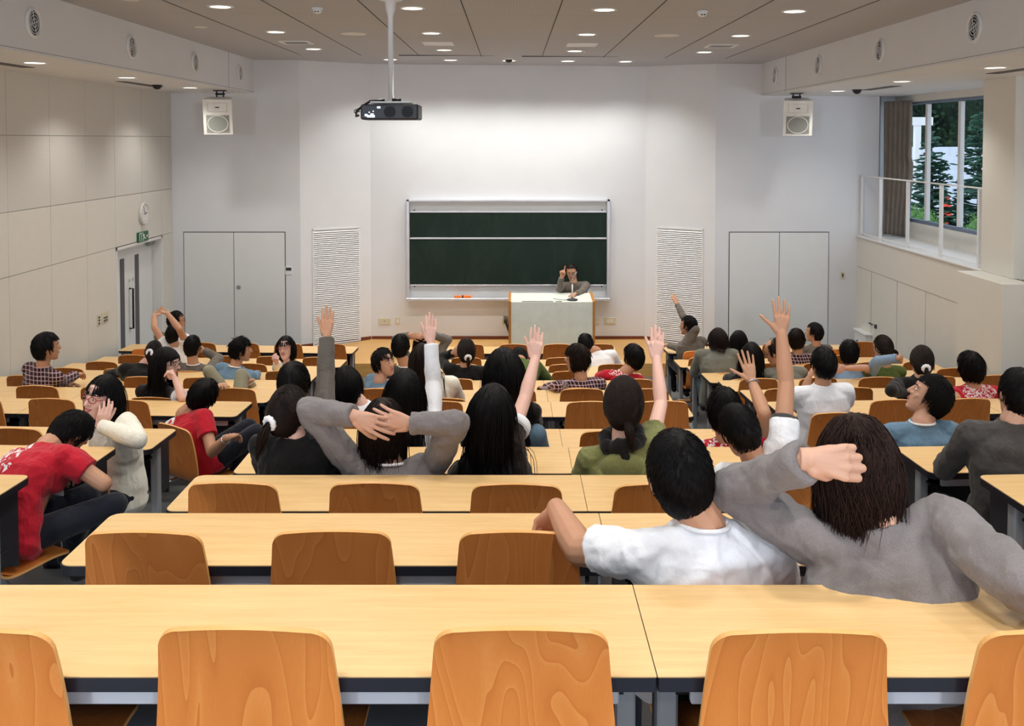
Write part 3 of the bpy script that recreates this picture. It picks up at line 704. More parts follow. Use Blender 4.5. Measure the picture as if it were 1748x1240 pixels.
part('desk_surface', MB().add([(-LW / 2 + .04, 0, LH - .02), (LW / 2 - .04, 0, LH - .02), (LW / 2 - .04, .6, LH + .03), (-LW / 2 + .04, .6, LH + .03), (-LW / 2 + .04, 0, LH), (LW / 2 - .04, 0, LH), (LW / 2 - .04, .6, LH + .05), (-LW / 2 + .04, .6, LH + .05)],
     [(0, 3, 2, 1), (4, 5, 6, 7), (0, 1, 5, 4), (1, 2, 6, 5), (2, 3, 7, 6), (3, 0, 4, 7)]), 'lectern_panel', lc)
part('cable_slot', MB().box(-.47, .02, .02, .05, LH + .001, LH + .008).box(.06, .16, .02, .05, LH + .001, LH + .008), 'black_plastic', lc)
mp = P(977, 507, 15.32)
mi = thing('microphone_stand', 'white gooseneck microphone on a dark base on the lectern', 'microphone', (mp.x, 15.33, lz + LH + .017))
part('stand_base', MB().lathe([(0, -.004), (.085, -.004), (.085, .008), (.03, .022), (.014, .03), (0, .03)], 24), 'dark_metal', mi, True)
part('stem', MB().tube([(0, 0, .02), (0, 0, .24)], .011, 10), 'white_paint', mi, True)
part('gooseneck', MB().tube([(0, 0, .24), (-.005, .01, .29), (.01, .05, .35), (.045, .08, .39)], .006, 8), 'chrome', mi, True)
part('microphone_head', MB().capsule((.045, .08, .39), (.075, .1, .425),   .009, .009), 'grey_metal', mi, True)
part('cable', MB().tube([(-.02, -.03, .004), (-.12, -.05, .004), (-.22, -.02, .006), (-.3, .03, .012)], .004, 6), 'dark_metal', mi)
cb_ = MB()
for k in range(4):
    cb_.tube([(-.02 + k * .02, -.03, .1), (.0 + k * .02, -.1, .02 - k * .02), (.06 + k * .015, -.14, -.15), (.12 + k * .01, -.2, -.33)], .007, 6)
c = P(862, 549, YC); solid('power_cable', cb_, 'black_plastic', 'bundle of black cables hanging from the socket left of the lectern', 'cable', (c.x, YC - .01, c.z))
# ================================================================ outside the window
struct('ground', MB().box(6.62, 45, 8, 75, FRONT_Z + .9, FRONT_Z + 1.3), 'paving')
solid('garden_wall', MB().box(-9, 9, 0, .3, 0, ZC - .25 - FRONT_Z - 1.3), 'outdoor_wall', 'long white wall behind the conifers outside the window', 'wall', (15.5, 32, FRONT_Z + 1.3), group='outside')
sp = P(1566, 203, 24); t = thing('sign_post', 'white post with a crossbar outside the left window pane', 'post', (sp.x, 24, FRONT_Z + 1.3)); hh = sp.z - FRONT_Z - 1.3
part('upright', MB().box(-.07, .07, -.07, .07, 0, hh), 'white_paint', t); part('crossbar', MB().box(-.32, .35, -.09, .09, hh - .16, hh + .04), 'white_paint', t)
def conifer(px, y, zt, rad, l, seed):
    rnd = random.Random(seed); b = P(px, 360, y); z0 = FRONT_Z + 1.3; H = zt - z0
    t = thing('conifer', l, 'tree', (b.x, y, z0), 0, 'conifers outside the window')
    part('trunk', MB().tube([(0, 0, 0), (.02, 0, H * .5), (0, 0, H)], [.06, .04, .01], 8), 'bark', t, True)
    mb = MB()
    for k in range(230):
        f = rnd.uniform(.04, .98); z = H * f; r = rad * (1.04 - f) ** .62 * rnd.uniform(.7, 1.1); a = rnd.uniform(0, 6.283)
        d = Vector((math.cos(a), math.sin(a), 0)); droop = rnd.uniform(-.3, .4)
        pts = [Vector((0, 0, z)) + d * r * q + Vector((0, 0, -droop * r * q * q + .12 * r * q)) for q in (0, .35, .7, 1)]
        mb.tube(pts, [.014, .018, .016, .004], 4)
        for q in range(12):
            u = rnd.uniform(.25, 1); p = pts[0].lerp(pts[3], u); sd = 1 if q % 2 else -1
            e = (d * .7 + Vector((-d.y, d.x, 0)) * sd + Vector((0, 0, rnd.uniform(-.3, .35)))).normalized() * r * rnd.uniform(.22, .4)
            mb.tube([p, p + e * .55, p + e], [.012, .020, .003], 3)
    part('needles', mb, 'conifer_green', t)['kind'] = 'stuff'
conifer(1588, 20.5, P(1590, 222, 20.5).z, .62, 'conifer behind the window mullion, left of the other conifer', 3)
conifer(1670, 20, P(1668, 190, 20).z, .72, 'taller conifer outside the right window pane', 9)
rnd = random.Random(11)
def leafy(name, l, cat, loc, m, ells, n, leaf, parent_name='foliage'):
    t = thing(name, l, cat, loc); mb = MB()
    for c, r in ells: mb.ell(c, [q * .86 for q in r], 14, 9)
    for k in range(n):
        c, r = rnd.choice(ells); d = Vector((rnd.gauss(0, 1), rnd.gauss(0, 1), rnd.gauss(0, 1))).normalized()
        p = Vector(c) + Vector((d.x * r[0], d.y * r[1], d.z * r[2])) * rnd.uniform(.82, 1.05)
        a = Vector((rnd.gauss(0, 1), rnd.gauss(0, 1), rnd.gauss(0, 1))).normalized() * leaf; b = a.cross(d).normalized() * leaf * .6 + d * leaf * .3
        mb.add([p - a * .5, p + b * .5, p + a * .5, p - b * .5], [(0, 1, 2, 3)])
    part(parent_name, mb, m, t)['kind'] = 'stuff'
for i in range(4):
    x, y = 7.7 + .95 * i, 18.6 - 1.15 * i
    leafy('hedge_bush', 'clipped green hedge bush outside the window, %s from the left' % ORD[i + 1], 'hedge', (x, y, FRONT_Z + 1.3), 'hedge_green', [((0, 0, .5), (.60, .6, .58)), ((.1, .05, .52), (.45, .5, .56))], 2600, .055)
for i, (x, y) in enumerate(((16.9, 44), (20.6, 50), (20.2, 44), (24.2, 50), (23.4, 44))):
    h = rnd.uniform(10, 13)
    t0 = 'dark broadleaf tree on the wooded slope outside, %s from the left' % ORD[i + 1]
    leafy('forest_tree', t0, 'tree', (x, y, FRONT_Z + 1.3), 'forest_green', [((rnd.uniform(-.5, .5), rnd.uniform(-.4, .4), h * q), (rnd.uniform(2.1, 2.6), 2.2, h * .24)) for q in (.16, .38, .55, .78)], 7000, .24)
c = P(1617, 345, 27); t = thing('outdoor_tarp', 'red tarpaulin heap standing outside by the white wall', 'tarp', (c.x, 27, FRONT_Z + 1.3)); part('cover', MB().lathe([(.13, 0), (.12, .4), (.1, .55), (.07, .7), (.03, .78), (0, .79)], 14), 'red_cloth_far', t, True)
# ================================================================ desks and chairs
def rounded(x0, x1, y0, y1, r, n=6):
    pts = []
    for cx, cy, a0 in ((x1 - r, y1 - r, 0), (x0 + r, y1 - r, 90), (x0 + r, y0 + r, 180), (x1 - r, y0 + r, 270)):
        for k in range(n + 1): a = math.radians(a0 + 90 * k / n); pts.append((cx + r * math.cos(a), cy + r * math.sin(a)))
    return pts
BLOCK_X = {'middle': None, 'left': -2.22, 'right': 2.17}
ANG = math.radians(3.0)
def block_pt(block, row, s):
    """point on the near edge of a row, s metres outward from the inner end (side blocks) or at x = s (middle)"""
    y = NEAR[row]
    if block == 'middle': return Vector((s, y, FLOORZ[row])), 0
    if block == 'left':
        x0 = -2.29 if row <= 5 else -2.19
        return Vector((x0 - s * math.cos(ANG), y + s * math.sin(ANG), FLOORZ[row])), -ANG
    x0 = 2.22 if row <= 5 else 2.15
    return Vector((x0 + s * math.cos(ANG), y + s * math.sin(ANG), FLOORZ[row])), ANG
def make_desk(L, label, loc, rz, group, round_l, round_r):
    """desk of length L along +x from its origin on the floor under the near left corner"""
    t = thing('long_desk', label, 'desk', loc, rz, group); Z = DESKH
    rl, rr = (.045 if round_l else .004), (.045 if round_r else .004)
    def outline(ins, seam):
        pts = []; xa = 0 if round_l else seam; xb = L if round_r else L - seam
        for cx, cy, a0, r in ((xb - rr, DD - rr, 0, rr), (xa + rl, DD - rl, 90, rl), (xa + rl, rl, 180, rl), (xb - rr, rr, 270, rr)):
            for k in range(6): a = math.radians(a0 + 18 * k); pts.append((cx + max(.001, r - ins) * math.cos(a) , cy + max(.001, r - ins) * math.sin(a)))
        return pts
    part('tabletop', MB().prism(outline(.003, -.003), Z - .012, Z), 'maple_top', t)
    part('edge_band', MB().prism(outline(-.001, .001), Z - .034, Z - .003), 'navy_edge', t)
    part('front_rail', MB().bbox(.08, L - .08, .035, .06, Z - .085, Z - .04, .004), 'aluminium', t)
    part('book_shelf', MB().box(.06, L - .06, .12, DD - .04, Z - .11, Z - .098), 'black_plastic', t)
    part('modesty_panel', MB().box(.05, L - .05, DD - .05, DD - .035, Z - .42, Z - .034), 'dark_metal', t)
    for x in (.05, L - .05):
        lg = part('leg', MB().bbox(x - .025, x + .025, .17, .23, .03, Z - .034, .006).bbox(x - .03, x + .03, .05, DD - .02, 0, .03, .006), 'grey_metal', t)
        part('side_bracket', MB().box(x - .006, x + .006, .23, DD - .06, .34, Z - .034).box(x - .02, x + .02, .23, .30, .36, .42), 'dark_metal', lg)
    return t
ROWN = lambda k: '%s row from the camera' % ORD[k]
for k in range(1, 13):
    for nm, xa, xb in (('left', -1.49, .322), ('right', .3245, 1.45)):
        p, _ = block_pt('middle', k, xa)
        make_desk(xb - xa, 'maple desk with dark edge, middle block, %s, its %s section' % (ROWN(k), 'long left' if nm == 'left' else 'short right'), p, 0, 'middle block desks', nm == 'left', nm == 'right')
for k in range(3, 13):
    for i in range(2):
        n = 'inner' if i == 0 else 'outer'
        p, rz = block_pt('left', k, 1.8 * (i + 1) - (0 if i == 0 else .3)); L = 1.795 if i == 0 else 1.495
        make_desk(L, 'maple desk with dark edge, left block, %s, %s section' % (ROWN(k), 'aisle' if i == 0 else 'wall'), p, rz, 'left block desks', i == 1, i == 0)
        p, rz = block_pt('right', k, 1.8 * i)
        if i == 1 and k <= 4: continue
        make_desk(1.795 if i == 0 else 1.3, 'maple desk with dark edge, right block, %s, %s section' % (ROWN(k), 'aisle' if i == 0 else 'wall'), p, rz, 'right block desks', i == 0, i == 1)
# ---- chair: one bent plywood shell on a cantilever frame
def shell_mesh():
    prof = []
    N = 30
    def bez(p0, p1, p2, p3, t):
        q = 1 - t; return tuple(q**3 * a + 3 * q*q * t * b + 3 * q * t*t * c + t**3 * d for a, b, c, d in zip(p0, p1, p2, p3))
    for i in range(14): prof.append(bez((-.05, .868), (-.012, .77), (.0, .64), (.01, .545), i / 13))
    for i in range(1, 10): prof.append(bez((.01, .545), (.02, .455), (.05, .43), (.14, .432), i / 9))
    for i in range(1, 10): prof.append(bez((.14, .432), (.25, .436), (.36, .46), (.43, .425), i / 9))
    s = [0]
    for a, b in zip(prof[:-1], prof[1:]): s.append(s[-1] + math.hypot(b[0] - a[0], b[1] - a[1]))
    S = s[-1]; M_ = 16
    # denser rows at the two ends for the rounded corners
    ss = [0, .001, .003, .007, .013, .021, .031, .044, .06] + [.06 + (S - .12) * i / 26 for i in range(1, 26)] + [S - .06, S - .044, S - .031, S - .021, S - .013, S - .007, S - .003, S - .001, S]
    def at(v):
        for i in range(len(s) - 1):
            if s[i + 1] >= v - 1e-9:
                t = (v - s[i]) / (s[i + 1] - s[i]); return tuple(a + (b - a) * t for a, b in zip(prof[i], prof[i + 1]))
    def half(v):
        w = .186 + .026 * min(1, v / .30) - (.012 * max(0, (v - .45) / .3))
        r = .05; e = min(v, S - v)
        if e < r: w = w - r + math.sqrt(max(0, r * r - (r - e) ** 2))
        return w
    fr, bk = [], []
    for v in ss:
        y, z = at(v); y2, z2 = at(min(S, v + .01)); y1, z1 = at(max(0, v - .01))
        t = Vector((0, y2 - y1, z2 - z1)).normalized(); n = Vector((0, -t.z, t.y)) * .006    # toward the back
        h = half(v); r1, r2 = [], []
        for j in range(M_ + 1):
            u = -1 + 2 * j / M_; x = u * h
            c = .020 * (x / .2) ** 2 * max(0, 1 - v / .55) + .012 * (x / .2) ** 2 * max(0, (v - .45)) 
            arch = -.010 * u * u if v < .1 else -.010 * u * u * max(0, 1 - (v - .1) / .2)
            p = Vector((x, y + c, z + arch)); r1.append(p + n); r2.append(p - n)
        bk.append(r1); fr.append(r2)
    mb = MB(); W_ = M_ + 1; K = len(ss)
    faces_main = []; mb.v = [tuple(p) for r in bk for p in r] + [tuple(p) for r in fr for p in r]; o = K * W_
    for i in range(K - 1):
        for j in range(M_):
            a = i * W_ + j; mb.f.append((a, a + 1, a + W_ + 1, a + W_)); mb.f.append((o + a, o + a + W_, o + a + W_ + 1, o + a + 1))
    ed = MB(); loop = [(0, j) for j in range(W_)] + [(i, M_) for i in range(1, K)] + [(K - 1, j) for j in range(M_ - 1, -1, -1)] + [(i, 0) for i in range(K - 2, 0, -1)]
    vs = []
    for i, j in loop: vs += [bk[i][j], fr[i][j]]
    n = len(loop); ed.add(vs, [(2 * q, 2 * q + 1, (2 * q + 3) % (2 * n), (2 * q + 2) % (2 * n)) for q in range(n)])
    return mb, ed
_sh, _ed = shell_mesh()
SHELL = _sh.mesh('shell', 'beech_ply', True); EDGE = _ed.mesh('shell_edge', 'ply_edge')
fr = MB()
fr.tube([(-.13, .3, .415), (-.13, .05, .415), (-.13, .0, .40)], .011, 8).tube([(.13, .3, .415), (.13, .05, .415), (.13, .0, .40)], .011, 8).tube([(-.13, .16, .41), (.13, .16, .41)], .012, 8)
FRAME = fr.mesh('seat_support', 'chrome', True)
fr = MB().tube([(0, .16, .405), (0, .2, .30), (0, .42, .06)], .022, 10).bbox(-.05, .05, .38, .5, 0, .05, .006)
ARM = fr.mesh('swing_arm', 'grey_metal', True)
chair0 = None
def chair(loc, rz, label, group):
    global chair0
    if chair0 is None:
        t = thing('plywood_chair', label, 'chair', loc, rz, group)
        sh = link('shell', SHELL, t); link('shell_edge', EDGE, sh); link('seat_support', FRAME, t); link('swing_arm', ARM, t); chair0 = t; return t
    return dup(chair0, loc, rz, label, group)
SEATS = {'middle': [-1.18, -.58, .02, .62, 1.2], 'left': [.28, .88, 1.48, 2.08, 2.68], 'right': [.28, .88, 1.48, 2.08, 2.68]}
SEATN = ['first', 'second', 'third', 'fourth', 'fifth']
def place_chairs():
    for block in ('middle', 'left', 'right'):
        for k in range(1, 13):
            if block != 'middle' and k < 3: continue
            for i, s in enumerate(SEATS[block]):
                key = (block[0], k, i)
                if key in NO_CHAIR: continue
                if block == 'right' and k <= 4 and i > 2: continue
                p, rz = block_pt(block, k, s)
                off, sw = OCC.get(key, (random.uniform(-.035, -.015), random.uniform(-.03, .03)))
                if isinstance(off, Vector): q, rz = off, 0
                else: q = p + Vector((-math.sin(rz) * off, math.cos(rz) * off, 0))
                end = 'left' if block == 'middle' else 'the aisle'
                chair(q, rz + sw, 'plywood chair, %s block, %s, %s seat from %s%s' % (block, ROWN(k), SEATN[i], end, ', occupied' if key in OCC else ''), '%s block chairs' % block)
# ================================================================ people
CAMP = Vector((0, 0, ZC))
def reach(parent, px, py, L, far):
    """point seen at a frame position and L away from its parent joint (far = the solution farther from the eye)"""
    if abs(far) > 1.2: return P(px, py, far)          # a known depth
    d = RAY(px, py).normalized(); m = parent - CAMP; b = m.dot(d); disc = L * L - (m.length_squared - b * b)
    if disc <= 0:
        q = CAMP + d * b; v = q - parent
        return parent + v * min(1, 1.22 * L / v.length)
    return CAMP + d * (b + (math.sqrt(disc) if far > 0 else -math.sqrt(disc)))
PENDING = []
def fuse(name, mb, m, parent, org, vox, smooth=1, disp=0, dsize=.12, label=None):
    mb.v = [tuple(Vector(p) - org) for p in mb.v]
    o = part(name, mb, m, parent)
    r = o.modifiers.new('r', 'REMESH'); r.mode = 'VOXEL'; r.voxel_size = vox; r.use_smooth_shade = True
    if smooth: s = o.modifiers.new('s', 'SMOOTH'); s.iterations = smooth; s.factor = .5
    if disp:
        t = bpy.data.textures.new('folds', 'CLOUDS'); t.noise_scale = dsize; t.noise_depth = 1
        d = o.modifiers.new('d', 'DISPLACE'); d.texture = t; d.strength = disp; d.mid_level = .5; d.texture_coords = 'LOCAL'
        if disp > .02:
            t2 = bpy.data.textures.new('creases', 'CLOUDS'); t2.noise_scale = .042; t2.noise_depth = 2
            d2 = o.modifiers.new('e', 'DISPLACE'); d2.texture = t2; d2.strength = disp * .42; d2.mid_level = .5; d2.texture_coords = 'LOCAL'
    if label: o['label'] = label
    PENDING.append(o); return o
def bake_people():
    dg = bpy.context.evaluated_depsgraph_get(); dg.update()
    new = [(o, bpy.data.meshes.new_from_object(o.evaluated_get(dg))) for o in PENDING]
    for o, me in new:
        old = o.data; o.modifiers.clear(); o.data = me; me.name = o.name
        me.polygons.foreach_set('use_smooth', [True] * len(me.polygons)); bpy.data.meshes.remove(old)
def frame_rings(mb, rows, n=22):
    """loft through ellipses: (centre, right, forward, half width, half depth)"""
    mb.rings([[c + r * (a * math.cos(q)) + f * (b * math.sin(q)) for q in [2 * math.pi * k / n for k in range(n)]] for c, r, f, a, b in rows])
HEADP = [(-.118, .058, .012, .010), (-.112, .055, .026, .022), (-.098, .042, .044, .045), (-.075, .026, .056, .066), (-.045, .012, .065, .082), (-.01, .003, .071, .090), (.02, 0, .075, .0935), (.05, -.004, .077, .0955), (.078, -.007, .070, .087), (.098, -.009, .053, .067), (.111, -.01, .032, .042), (.118, -.01, .010, .013)]
def head_mesh(mb, W, S, fem):
    X, Y = W.to_3x3() @ Vector((1, 0, 0)), W.to_3x3() @ Vector((0, 1, 0))
    frame_rings(mb, [(W @ Vector((0, cy * S, z * S)), X, Y, a * S * (.96 if fem else 1), b * S) for z, cy, a, b in HEADP])
    c = lambda a, b, r, q: mb.capsule(W @ (Vector(a) * S), W @ (Vector(b) * S), r * S, q * S, 8)
    c((0, .088, .02), (0, .108, -.02), .008, .0125); c((-.012, .094, -.022), (.012, .094, -.022), .009, .009)           # nose
    c((-.038, .077, .03), (.038, .077, .03), .012, .012)                                                               # brow
    for s in (-1, 1):
        c((s * .04, .062, -.018), (s * .03, .066, -.035), .018, .018)                                                  # cheeks
        mb.ell((0, 0, 0), (.010 * S, .019 * S, .032 * S), 10, 8, W @ T(s * .078 * S, -.008 * S, -.008 * S) @ Matrix.Rotation(s * -.35, 4, 'Z') @ Matrix.Rotation(-.2, 4, 'X'))
    c((-.014, .086, -.056), (.014, .086, -.056), .009, .009); c((-.01, .075, -.1), (.01, .075, -.1), .016, .016)      # lips, chin
def hand_mesh(mb, w, u, n, side, kind, S=1.0, fr=1.0):
    u = u.normalized(); n = (n - u * n.dot(u)); n = n.normalized() if n.length > 1e-4 else u.orthogonal().normalized()
    t = u.cross(n) * (1 if side == 'R' else -1)
    frame_rings(mb, [(w + u * (q * S), t, n, a * S, b * S) for q, a, b in ((-.02, .026, .020), (.01, .029, .0185), (.045, .038, .0165), (.078, .041, .0135), (.088, .036, .010), (.093, .026, .006))], 16)
    curl = {'open': (4, 5, 4), 'spread': (3, 5, 4), 'relax': (22, 28, 18), 'fist': (78, 96, 55), 'grip': (32, 88, 66), 'droop': (30, 30, 20), 'clasp': (7, 15, 12), 'point': (70, 90, 55)}[kind]
    fan = {'open': .014, 'spread': .095, 'relax': .03, 'fist': 0, 'grip': .035, 'droop': .04, 'clasp': .10, 'point': 0}[kind]
    def finger(b, d, nn, ls, rs, cs):
        p = b
        for L, r0, r1, a in zip(ls, rs[:-1], rs[1:], cs):
            ax = d.cross(nn).normalized(); d = Matrix.Rotation(math.radians(a), 3, ax) @ d; nn = Matrix.Rotation(math.radians(a), 3, ax) @ nn
            q = p + d * (L * S); mb.capsule(p, q, r0 * S * fr, r1 * S * fr, 8); p = q
    for i, (x, L, r) in enumerate(((.0328, .084, .0099), (.0112, .094, .0102), (-.0112, .087, .0098), (-.0320, .068, .0088))):
        if kind == 'grip': r *= 1.18
        kn_ = w + u * ((.088 - .006 * abs(i - 1)) * S) + t * (x * S)
        mb.capsule(w + u * (.02 * S) + t * (x * .45 * S) - n * (.004 * S), kn_ - n * (.0045 * S), .011 * S, (.0118 if kind in ('grip', 'fist') else .0100) * S * fr, 8)      # metacarpals and knuckles
        d = (u + t * (fan * (1.5 - i))).normalized(); cc = curl
        if kind == 'point' and i == 0: cc = (4, 6, 4)
        if kind in ('relax', 'clasp', 'droop'): cc = tuple(a * (1 + .12 * i) for a in curl)
        finger(w + u * ((.090 - .006 * abs(i - 1)) * S) + t * (x * S), d, n, (L * .46, L * .31, L * .25), (r, r * .95, r * .88, r * .76), cc)
    if kind in ('fist', 'point', 'grip'): d, cc = (u * .7 + t * .35 + n * .6).normalized(), (5, 40, 40)
    elif kind == 'spread': d, cc = (u * .62 + t * .85 + n * .1).normalized(), (0, 4, 4)
    elif kind == 'open': d, cc = (u * .9 + t * .42 + n * .15).normalized(), (0, 0, 5)
    else: d, cc = (u * .8 + t * .55 + n * .3).normalized(), (0, 14, 14)
    b = w + u * (.022 * S) + t * (.024 * S); ax = t.cross(d); nn = (n * .5 - t * .8)
    mb.capsule(b - u * .01 * S, b + d * .03 * S, .017 * S, .0145 * S, 8)
    finger(b, d, (nn - d * nn.dot(d)).normalized(), (.044, .034, .027), tuple(r * 1 for r in (.0140, .0115, .0108, .0088)), cc)
def sstep(x, a, b): t = np.clip((x - a) / (b - a), 0, 1); return t * t * (3 - 2 * t)
CAPR = np.array((.0875, .1065, .1265)); CAPC = np.array((0, -.010, .004))
HAIR = {  # length range, gravity, lift, jitter, wave, hairline, fringe, strand radius, nape
    'short':   dict(L=(.035, .06), g=.12, lift=.02, jit=.10, wave=0, line=.52, r=.0042, nape=-.085),
    'crop':    dict(L=(.025, .04), g=.05, lift=.008, jit=.08, wave=0, line=.60, r=.0034, nape=-.085),
    'spiky':   dict(L=(.045, .075), g=.10, lift=.05, jit=.24, wave=0, line=.40, r=.0045, nape=-.10),
    'shaggy':  dict(L=(.06, .105), g=.32, lift=.04, jit=.14, wave=.004, line=.36, r=.0048, nape=-.11),
    'wavy':    dict(L=(.165, .215), g=1.0, lift=.07, jit=.07, wave=.014, line=.42, r=.0050, nape=-.11),
    'bob':     dict(L=(.135, .16), g=.75, lift=.03, jit=.08, wave=.002, line=.36, r=.0052, nape=-.10),
    'long':    dict(L=(.36, .50), g=.85, lift=.02, jit=.06, wave=.003, line=.36, r=.0058, nape=-.10),
    'pony':    dict(L=(.12, .16), g=.0, lift=.012, jit=.05, wave=0, line=.44, r=.0046, nape=-.10),
    'balding': dict(L=(.03, .05), g=.15, lift=.01, jit=.1, wave=0, line=.86, r=.0036, nape=-.10),
}
def hair_mesh(W, S, style, cols, N, tie=None, seed=1, vol=1.0, hr=1.0):
    """cap over the skull and strands that flow from the crown; cols = collision spheres in world space"""
    h = HAIR[style]; rs = np.random.RandomState(seed)
    R = np.array(W.to_3x3()); C = np.array(W.translation); g = R.T @ np.array((0, 0, -1.0))
    capr, capc = CAPR * S * np.array((vol, vol, .5 + vol * .5)), CAPC * S
    def mask(d):   # 1 in the face, 0 in the hair
        line = h['line']
        f = sstep(d[:, 1] - .18 * np.abs(d[:, 0]), .22, .40) * sstep(line - d[:, 2], 0, .14)
        if style == 'balding': f = np.maximum(f, sstep(d[:, 2], .62, .8) * sstep(d[:, 1], -.25, .05))
        low = sstep(-(d[:, 2] * CAPR[2] + CAPC[2]), -h['nape'], -h['nape'] + .02)
        ear = sstep(d[:, 1], -.28, .02) * sstep(-d[:, 2], .05, .3) * (0 if style in ('bob', 'long', 'wavy', 'shaggy') else 1)
        return np.clip(np.maximum(np.maximum(f, low), ear), 0, 1)
    nu, nv = 40, 26; vs = []
    th = np.linspace(.02, math.pi - .02, nv); ph = np.linspace(0, 2 * math.pi, nu, endpoint=False)
    d = np.array([(math.sin(a) * math.cos(b), math.sin(a) * math.sin(b), math.cos(a)) for a in th for b in ph])
    m = mask(d); bumpn = 1 + .018 * np.sin(d[:, 0] * 19 + 3 * d[:, 2] * 5) * np.sin(d[:, 1] * 17 + seed) 
    p = d * capr * (bumpn * (1 - .30 * m))[:, None] + capc
    pw = p @ R.T + C
    mb = MB(); mb.v = [tuple(q) for q in pw]
    for i in range(nv - 1):
        for j in range(nu):
            k = (j + 1) % nu; mb.f.append((i * nu + j, (i + 1) * nu + j, (i + 1) * nu + k, i * nu + k))
    mb.f += [tuple(range(nu)), tuple((nv - 1) * nu + j for j in range(nu - 1, -1, -1))]
    # strands
    dd = rs.normal(size=(N * 4, 3)); dd /= np.linalg.norm(dd, axis=1)[:, None]; dd = dd[(mask(dd) < .35) & (dd[:, 1] < (.3 if style == 'long' else 2))][:N]; n = len(dd)
    wh = np.array((.10, -.42, .9)); wh /= np.linalg.norm(wh)
    if style in ('bob', 'long', 'wavy'): wh = np.array((0, .05, 1.0)); dd[:, 0] += np.sign(dd[:, 0]) * .03
    K = 15 if style == 'long' else 11 if style in ('bob', 'wavy') else 7
    Ls = rs.uniform(h['L'][0], h['L'][1], n) * S; P_ = dd * capr * .985 + capc
    if style in ('bob', 'long', 'wavy'): Ls = np.clip(-(P_ @ g) + Ls, .06 * S, None) * 1.08      # ends hang at one level
    pts = [P_]; v = None
    lift = 1 + rs.uniform(0, h['lift'], n); jit = rs.normal(size=(n, 3)) * h['jit']; ph0 = dd @ np.array((9.0, 5.0, 4.0)) + rs.uniform(-.5, .5, n)
    cl = [((np.array(c) - C) @ R, r * (.7 if style == 'wavy' else 1)) for c, r in cols]
    tl = (np.array(tie) - C) @ R if tie is not None else None
    for k in range(1, K):
        if tl is not None:   # combed straight towards the hair tie
            td = (tl - capc) / capr; td = td / np.linalg.norm(td); f = k / (K - 1)
            q = dd * (1 - f) + td * f + jit * .25 * math.sin(math.pi * f); q /= np.linalg.norm(q, axis=1)[:, None]
            pts.append(q * lift[:, None] * capr + capc); continue
        q = (P_ - capc) / capr; nn = q / np.linalg.norm(q, axis=1)[:, None]
        tg = nn - wh; step = Ls / (K - 1)
        tg = tg - nn * (tg * nn).sum(1)[:, None]; tg /= np.maximum(np.linalg.norm(tg, axis=1), .05)[:, None]
        on = sstep(-np.abs(np.linalg.norm(q, axis=1) - 1), -.5, -.15)[:, None]
        nv_ = tg * on + g * h['g'] * (1.2 - .4 * on) + jit * (.5 + .5 * k / K)
        v = nv_ if v is None else .55 * v + .45 * nv_
        v = v / np.maximum(np.linalg.norm(v, axis=1), .05)[:, None]
        P_ = P_ + v * step[:, None]
        if h['wave']: P_ = P_ + np.cross(v, nn) * (np.sin(ph0 + k * 1.25) * h['wave'] * S)[:, None]
        q = (P_ - capc) / capr; ln = np.linalg.norm(q, axis=1); lim = lift * (.99 if tl is None else .985); bad = ln < lim
        P_[bad] = (q[bad] / ln[bad][:, None] * lim[bad][:, None]) * capr + capc
        for c, r in cl:
            e = P_ - c; le = np.linalg.norm(e, axis=1); b2 = le < r
            P_[b2] = c + e[b2] / le[b2][:, None] * r
        # keep the face free: strands never cross in front of it
        if tl is None:
            dn = (P_ - capc) / capr; dn /= np.linalg.norm(dn, axis=1)[:, None]
            inf = (dn[:, 1] - .18 * np.abs(dn[:, 0]) > .30) & (dn[:, 2] < h['line'] - (.03 if style in ('bob', 'long') else .12)) & (P_[:, 2] > -.16 * S)
            P_[inf] = pts[-1][inf] * .9 + P_[inf] * .1
        pts.append(P_.copy())
    def tubes(A, r0):
        Kk, nn_ = A.shape[0], A.shape[1]; ss = 3; o = len(mb.v)
        tn = np.gradient(A, axis=0); tn /= np.maximum(np.linalg.norm(tn, axis=2), 1e-6)[:, :, None]
        ref = np.array((.31, .52, .79)); a = np.cross(tn, ref); a /= np.maximum(np.linalg.norm(a, axis=2), 1e-6)[:, :, None]; b = np.cross(tn, a)
        prof = np.interp(np.linspace(0, 1, Kk), [0, .3, .75, 1], [.7, 1, .75, .12])
        rad = r0[None, :] * prof[:, None]
        V = np.stack([A + (a * math.cos(q) + b * math.sin(q)) * rad[:, :, None] for q in (0, 2.094, 4.189)], axis=2)   # K, n, 3, xyz
        V = (V.reshape(-1, 3) @ R.T + C); mb.v += list(map(tuple, V))
        for k in range(Kk - 1):
            b0 = o + k * nn_ * ss; b1 = b0 + nn_ * ss
            for i in range(nn_):
                x, y = b0 + i * ss, b1 + i * ss
                mb.f += [(x, x + 1, y + 1, y), (x + 1, x + 2, y + 2, y + 1), (x + 2, x, y, y + 2)]
    tubes(np.array(pts), h['r'] * hr * S * rs.uniform(.7, 1.25, n))
    return mb, tubes, tl, R, C, hr
